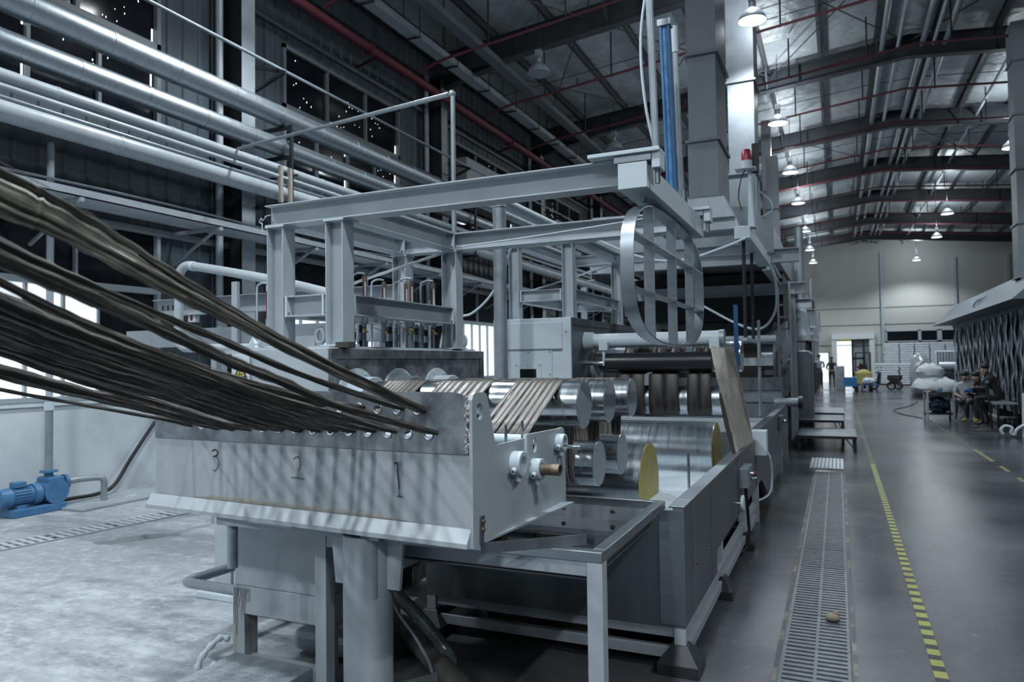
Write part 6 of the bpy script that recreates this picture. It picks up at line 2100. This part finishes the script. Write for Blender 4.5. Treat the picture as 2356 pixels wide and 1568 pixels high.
# people -------------------------------------------------------------------------
def person(label, loc, rz, J, mats, hair=True, cap=None, held=None):
    """J: joints in metres; body is one skinned surface, coloured by region"""
    t = thing('person', label, 'person', loc, None, rz, local=True)
    names = list(J)
    E = [('pelvis', 'waist'), ('waist', 'chest'), ('chest', 'neck'), ('neck', 'chin'), ('chin', 'crown')]
    for s_ in 'LR':
        E += [('chest', 'sho'+s_), ('sho'+s_, 'elb'+s_), ('elb'+s_, 'wri'+s_), ('wri'+s_, 'pal'+s_),
              ('pelvis', 'hip'+s_), ('hip'+s_, 'kne'+s_), ('kne'+s_, 'ank'+s_), ('ank'+s_, 'toe'+s_)]
    R0 = {'pelvis': (.145, .11), 'waist': (.135, .10), 'chest': (.165, .115), 'neck': (.055, .055), 'chin': (.075, .085), 'crown': (.085, .095)}
    for s_ in 'LR':
        R0.update({'sho'+s_: (.065, .065), 'elb'+s_: (.045, .045), 'wri'+s_: (.030, .030), 'pal'+s_: (.038, .026), 'hip'+s_: (.095, .095),
                   'kne'+s_: (.065, .065), 'ank'+s_: (.042, .042), 'toe'+s_: (.045, .035)})
    me = bpy.data.meshes.new('body_cage')
    me.from_pydata([J[n] for n in names], [(names.index(a), names.index(b)) for a, b in E], [])
    o = bpy.data.objects.new('body_cage', me)
    COL.objects.link(o)
    sk = o.modifiers.new('skin', 'SKIN')
    sk.use_smooth_shade = True
    for i, n in enumerate(names):
        me.skin_vertices[0].data[i].radius = R0[n]
        me.skin_vertices[0].data[i].use_root = (n == 'pelvis')
    ss = o.modifiers.new('sub', 'SUBSURF')
    ss.levels = ss.render_levels = 2
    bpy.context.view_layer.update()
    dg = bpy.context.evaluated_depsgraph_get()
    nm = bpy.data.meshes.new_from_object(o.evaluated_get(dg))
    bpy.data.objects.remove(o)
    nm.name = 'body'
    # fingers: four and a thumb for each hand, each its own bent chain rooted in the palm
    fb = MB()
    for s_ in 'LR':
        w, p = Vector(J['wri'+s_]), Vector(J['pal'+s_])
        d = (p-w).normalized()
        side = d.cross(Vector((0, 0, 1)))
        side = side.normalized() if side.length > .1 else Vector((1, 0, 0))
        dn = side.cross(d)
        for k in range(4):
            a = p+side*(-.027+.018*k)
            ln = (.062, .072, .068, .055)[k]
            fb.tube([a-d*.01, a+d*ln*.5, a+d*ln*.85+dn*.015, a+d*ln+dn*.032], [.009, .0085, .008, .006], 6)
        a = p-d*.035-side*.03
        fb.tube([a, a-side*.02+d*.02, a-side*.028+d*.045], [.010, .009, .007], 6)
    bm = bmesh.new()
    bm.from_mesh(nm)
    n0 = len(bm.verts)
    vs = [bm.verts.new(v) for v in fb.v]
    for f in fb.f:
        try:
            bm.faces.new([vs[i] for i in f])
        except ValueError:
            pass
    bm.to_mesh(nm)
    bm.free()
    ml = [mats['shirt'], mats['trouser'], SKIN, mats['shoe']]
    nm.materials.clear()
    for q in ml:
        nm.materials.append(q)
    reg = {('pelvis', 'waist'): 1, ('waist', 'chest'): 0, ('chest', 'neck'): 0, ('neck', 'chin'): 2, ('chin', 'crown'): 2}
    for s_ in 'LR':
        reg.update({('chest', 'sho'+s_): 0, ('sho'+s_, 'elb'+s_): 0, ('elb'+s_, 'wri'+s_): mats.get('sleeve', 2), ('wri'+s_, 'pal'+s_): 2,
                    ('pelvis', 'hip'+s_): 1, ('hip'+s_, 'kne'+s_): 1, ('kne'+s_, 'ank'+s_): 1, ('ank'+s_, 'toe'+s_): 3})
    segs = [(Vector(J[a]), Vector(J[b]), reg[(a, b)]) for a, b in E]
    for f in nm.polygons:
        c = f.center
        best, bi = 1e9, 0
        for a, b, r_ in segs:
            ab = b-a
            u = max(0, min(1, (c-a).dot(ab)/max(ab.length_squared, 1e-6)))
            dd = (c-(a+ab*u)).length
            if r_ in (0, 1) and a == Vector(J['pelvis']) or r_ == 0:
                dd -= .03
            if dd < best:
                best, bi = dd, r_
        f.material_index = bi
        f.use_smooth = True
    b = bpy.data.objects.new('body', nm)
    COL.objects.link(b)
    b.parent = t
    ch, cr = Vector(J['chin']), Vector(J['crown'])
    mid = ch.lerp(cr, .5)
    upv = (cr-ch).normalized()
    f_ = Vector(mats.get('face', (0, 1, 0)))
    f_ = (f_-upv*f_.dot(upv)).normalized()
    sd = f_.cross(upv)
    MB().sph(cr-f_*.030+upv*.034, .096, 14, 10, (1, 1.05, .85)).build('hair', mats.get('hair', HAIR), b, smooth=60)
    MB().cyl(mid+f_*.085-upv*.008, mid+f_*.118-upv*.03, .016, 8, .014).build('nose', SKIN, b, smooth=60)
    for s_ in (-1, 1):
        MB().sph(mid+f_*.086+sd*s_*.032+upv*.015, .011, 8, 6).build('eye', DARK, b)
        MB().sph(mid+sd*s_*.092-f_*.005, .028, 8, 6, (.5, .6, 1)).build('ear', SKIN, b, smooth=60)
    MB().bar(mid+f_*.092-upv*.058-sd*.024, mid+f_*.092-upv*.058+sd*.024, .006, .010).build('mouth', RED, b)
    return t
def standing(lean=0, hands_back=True, h=1.0):
    J = {'pelvis': (0, 0, .93), 'waist': (0, .01, 1.08), 'chest': (0, .02, 1.30), 'neck': (0, .02, 1.47), 'chin': (0, .04, 1.55), 'crown': (0, .03, 1.65)}
    for s_, x in (('L', -1), ('R', 1)):
        J.update({'sho'+s_: (x*.19, .01, 1.38), 'hip'+s_: (x*.10, 0, .87), 'kne'+s_: (x*.11, .02, .48), 'ank'+s_: (x*.12, -.02, .08), 'toe'+s_: (x*.14, .13, .04)})
        if hands_back:
            J.update({'elb'+s_: (x*.27, -.08, 1.12), 'wri'+s_: (x*.10, -.17, .98), 'pal'+s_: (x*.03, -.18, .95)})
        else:
            J.update({'elb'+s_: (x*.25, .10, 1.12), 'wri'+s_: (x*.20, .32, 1.12), 'pal'+s_: (x*.18, .40, 1.12)})
    return J
def seated(seat=.47, lean=.06, arms='lap', spread=.1, foot=.42):
    J = {'pelvis': (0, 0, seat+.09), 'waist': (0, .02, seat+.24), 'chest': (0, lean, seat+.46), 'neck': (0, lean*1.4, seat+.62), 'chin': (0, lean*1.7+.03, seat+.69), 'crown': (0, lean*1.8+.02, seat+.79)}
    for s_, x in (('L', -1), ('R', 1)):
        J.update({'sho'+s_: (x*.19, lean*1.1, seat+.53), 'hip'+s_: (x*.10, .02, seat+.085), 'kne'+s_: (x*(.10+spread*.6), .44, seat+.06), 'ank'+s_: (x*(.10+spread), foot, .08), 'toe'+s_: (x*(.12+spread), foot+.15, .04)})
        if arms == 'lap':
            J.update({'elb'+s_: (x*.27, .10, seat+.28), 'wri'+s_: (x*.10, .30, seat+.20), 'pal'+s_: (x*.04, .36, seat+.19)})
        else:
            J.update({'elb'+s_: (x*.26, .16, seat+.30), 'wri'+s_: (x*.16, .40, seat+.30), 'pal'+s_: (x*.14, .47, seat+.31)})
    return J
person('person in a striped grey shirt standing with the back turned beside the machine line', (-.94, 44.3, 0), R_(8), {k: (v[0]*1.15, v[1]*1.1, v[2]*1.16) for k, v in standing(hands_back=False).items()}, dict(shirt=SHG, trouser=TRO, shoe=BLACK))
person('person in a dark short-sleeved shirt standing with hands clasped behind', (-.31, 46.9, 0), R_(-5), {k: (v[0]*1.05, v[1]*1.05, v[2]*1.08) for k, v in standing().items()}, dict(shirt=SHK, trouser=TRO, shoe=BLACK))
person('seated person in a white shirt and washed jeans facing the camera', (3.24, 23.5, 0), R_(165), seated(.46, .08, 'lap', .12), dict(shirt=SHW, trouser=JEAN, shoe=YSHOE))
person('person in dark clothes bending forward on a folding stool with blue cloth', (3.62, 22.9, 0), R_(120), seated(.46, .16, 'out', .10), dict(shirt=SHK, trouser=TRK, shoe=YSHOE, sleeve=0))
person('person in black sitting on the bench edge with the back to the camera', (3.72, 21.75, 0), R_(60), {k: (v[0]*1.08, v[1]*1.08, v[2]*1.06) for k, v in seated(.60, .16, 'out', .05, .30).items()}, dict(shirt=SHK, trouser=TRK, shoe=BLACK, sleeve=0))
tag(lump((3.35, 23.1, .80), .13, (1.5, .6, .6), 14).build('blue_cloth', mat('bright_blue_cloth', (.02, .14, .40), .8), smooth=60), 'bright blue cloth held between the seated people', 'cloth')
for i, (x, y, l) in enumerate(((3.24, 23.5, 'low stool under the person in the white shirt'), (3.62, 22.9, 'folding stool under the bending dark-clothed person'))):
    t = thing('stool', l, 'stool', (x, y, 0))
    bx('seat', BLACK, t, x-.17, x+.17, y-.15, y+.15, .42, .46, bevel=.01)
    for s_ in (-1, 1):
        MB().bar((x-.15, y+s_*.13, 0), (x+.15, y+s_*.13, .42), .02, .02).build('leg', GPIPE, t)
        MB().bar((x+.15, y+s_*.13, 0), (x-.15, y+s_*.13, .42), .02, .02).build('leg', GPIPE, t)
# cart, bench, fan
ct = thing('work_cart', 'two-shelf steel cart loaded with tools and dark cloth beside the seated people', 'cart', (2.5, 23.3, 0))
for x in (2.24, 2.86):
    for y in (22.9, 23.7):
        bx('post', PAINT_D, ct, x-.025, x+.025, y-.025, y+.025, 0, .82)
bx('top_shelf', DARK, ct, 2.22, 2.88, 22.88, 23.72, .76, .80)
bx('lower_shelf', DARK, ct, 2.22, 2.88, 22.88, 23.72, .18, .22)
lump((2.55, 23.3, .42), .25, (1.05, 1.2, .85), 3).build('cloth_heap', mat('dark_blue_cloth', (.03, .05, .08), .8), ct, smooth=50)
for i, (x, y, m_) in enumerate(((2.4, 23.0, DARK), (2.55, 23.2, BLUE), (2.7, 23.1, PAINT_W), (2.62, 23.5, GALV))):
    tag(bx('tool_box', m_, None, x-.06, x+.06, y-.05, y+.05, .80, .85+.02*i, bevel=.008), ('small black box on the work cart', 'small blue box on the work cart', 'small white box on the work cart', 'small grey box on the work cart')[i], 'box')
bt = thing('work_bench', 'low steel work bench with grey top under the person in black', 'bench', (3.9, 21.6, 0))
bx('top', GALV, bt, 3.50, 3.96, 20.9, 22.4, .58, .62, bevel=.004)
for x in (3.54, 3.92):
    for y in (20.95, 22.35):
        bx('leg', DARK, bt, x-.025, x+.025, y-.025, y+.025, 0, .58)
bx('lower_rail', PAINT_D, bt, 3.54, 3.92, 20.93, 20.97, .26, .30)
bx('lower_rail', PAINT_D, bt, 3.52, 3.56, 20.95, 22.35, .26, .30)
fn = thing('pedestal_stand', 'black pedestal stand with a round head and broad base on the aisle floor', 'stand', (3.30, 20.3, 0))
MB().lathe((3.30, 20.3, 0), (0, 0, 1), [(0, .33), (.015, .33), (.04, .28), (.05, .03)], 36).build('round_base', DARK, fn, smooth=30)
cy('pole', DARK, fn, (3.30, 20.3, .05), (3.24, 20.3, 1.12), .022, 12)
MB().ring((3.22, 20.26, 1.17), (.2, 1, 0), .06, .025, 20, 8).build('head_ring', DARK, fn, smooth=60)
MB().cyl((3.22, 20.24, 1.16), (3.22, 20.28, 1.16), .045, 16).build('head_disc', GALV, fn)
wo = thing('tubular_stand', 'white tubular object lying on the floor at the right edge', 'frame', (3.6, 18.8, 0))
tb('loop_tube', WHITE, wo, smoothpath([(3.25, 18.8, .06), (3.22, 18.8, .16), (3.30, 18.8, .24), (3.42, 18.8, .20), (3.40, 18.8, .09), (3.46, 18.8, .05), (3.5, 18.8, .15), (3.62, 18.8, .25), (3.8, 18.8, .28)], 5), .032, 10)
tb('upright', WHITE, wo, [(3.66, 18.85, .0), (3.68, 18.85, .95)], .05, 12)
tag(tb('floor_cable', BLACK, None, smoothpath([(3.9, 21.0, .56), (3.75, 20.6, .1), (3.6, 20.3, .012), (3.2, 20.8, .012), (2.9, 21.6, .012)], 6), .012, 8), 'thin black cable lying on the floor by the pedestal stand', 'cable')
tag(tb('floor_cable', BLACK, None, smoothpath([(2.2, 23.9, .012), (1.8, 25.5, .012), (1.7, 27.5, .012), (2.4, 30, .012), (2.9, 33, .012)], 6), .014, 8), 'thin dark cable snaking from the cart down the aisle', 'cable')
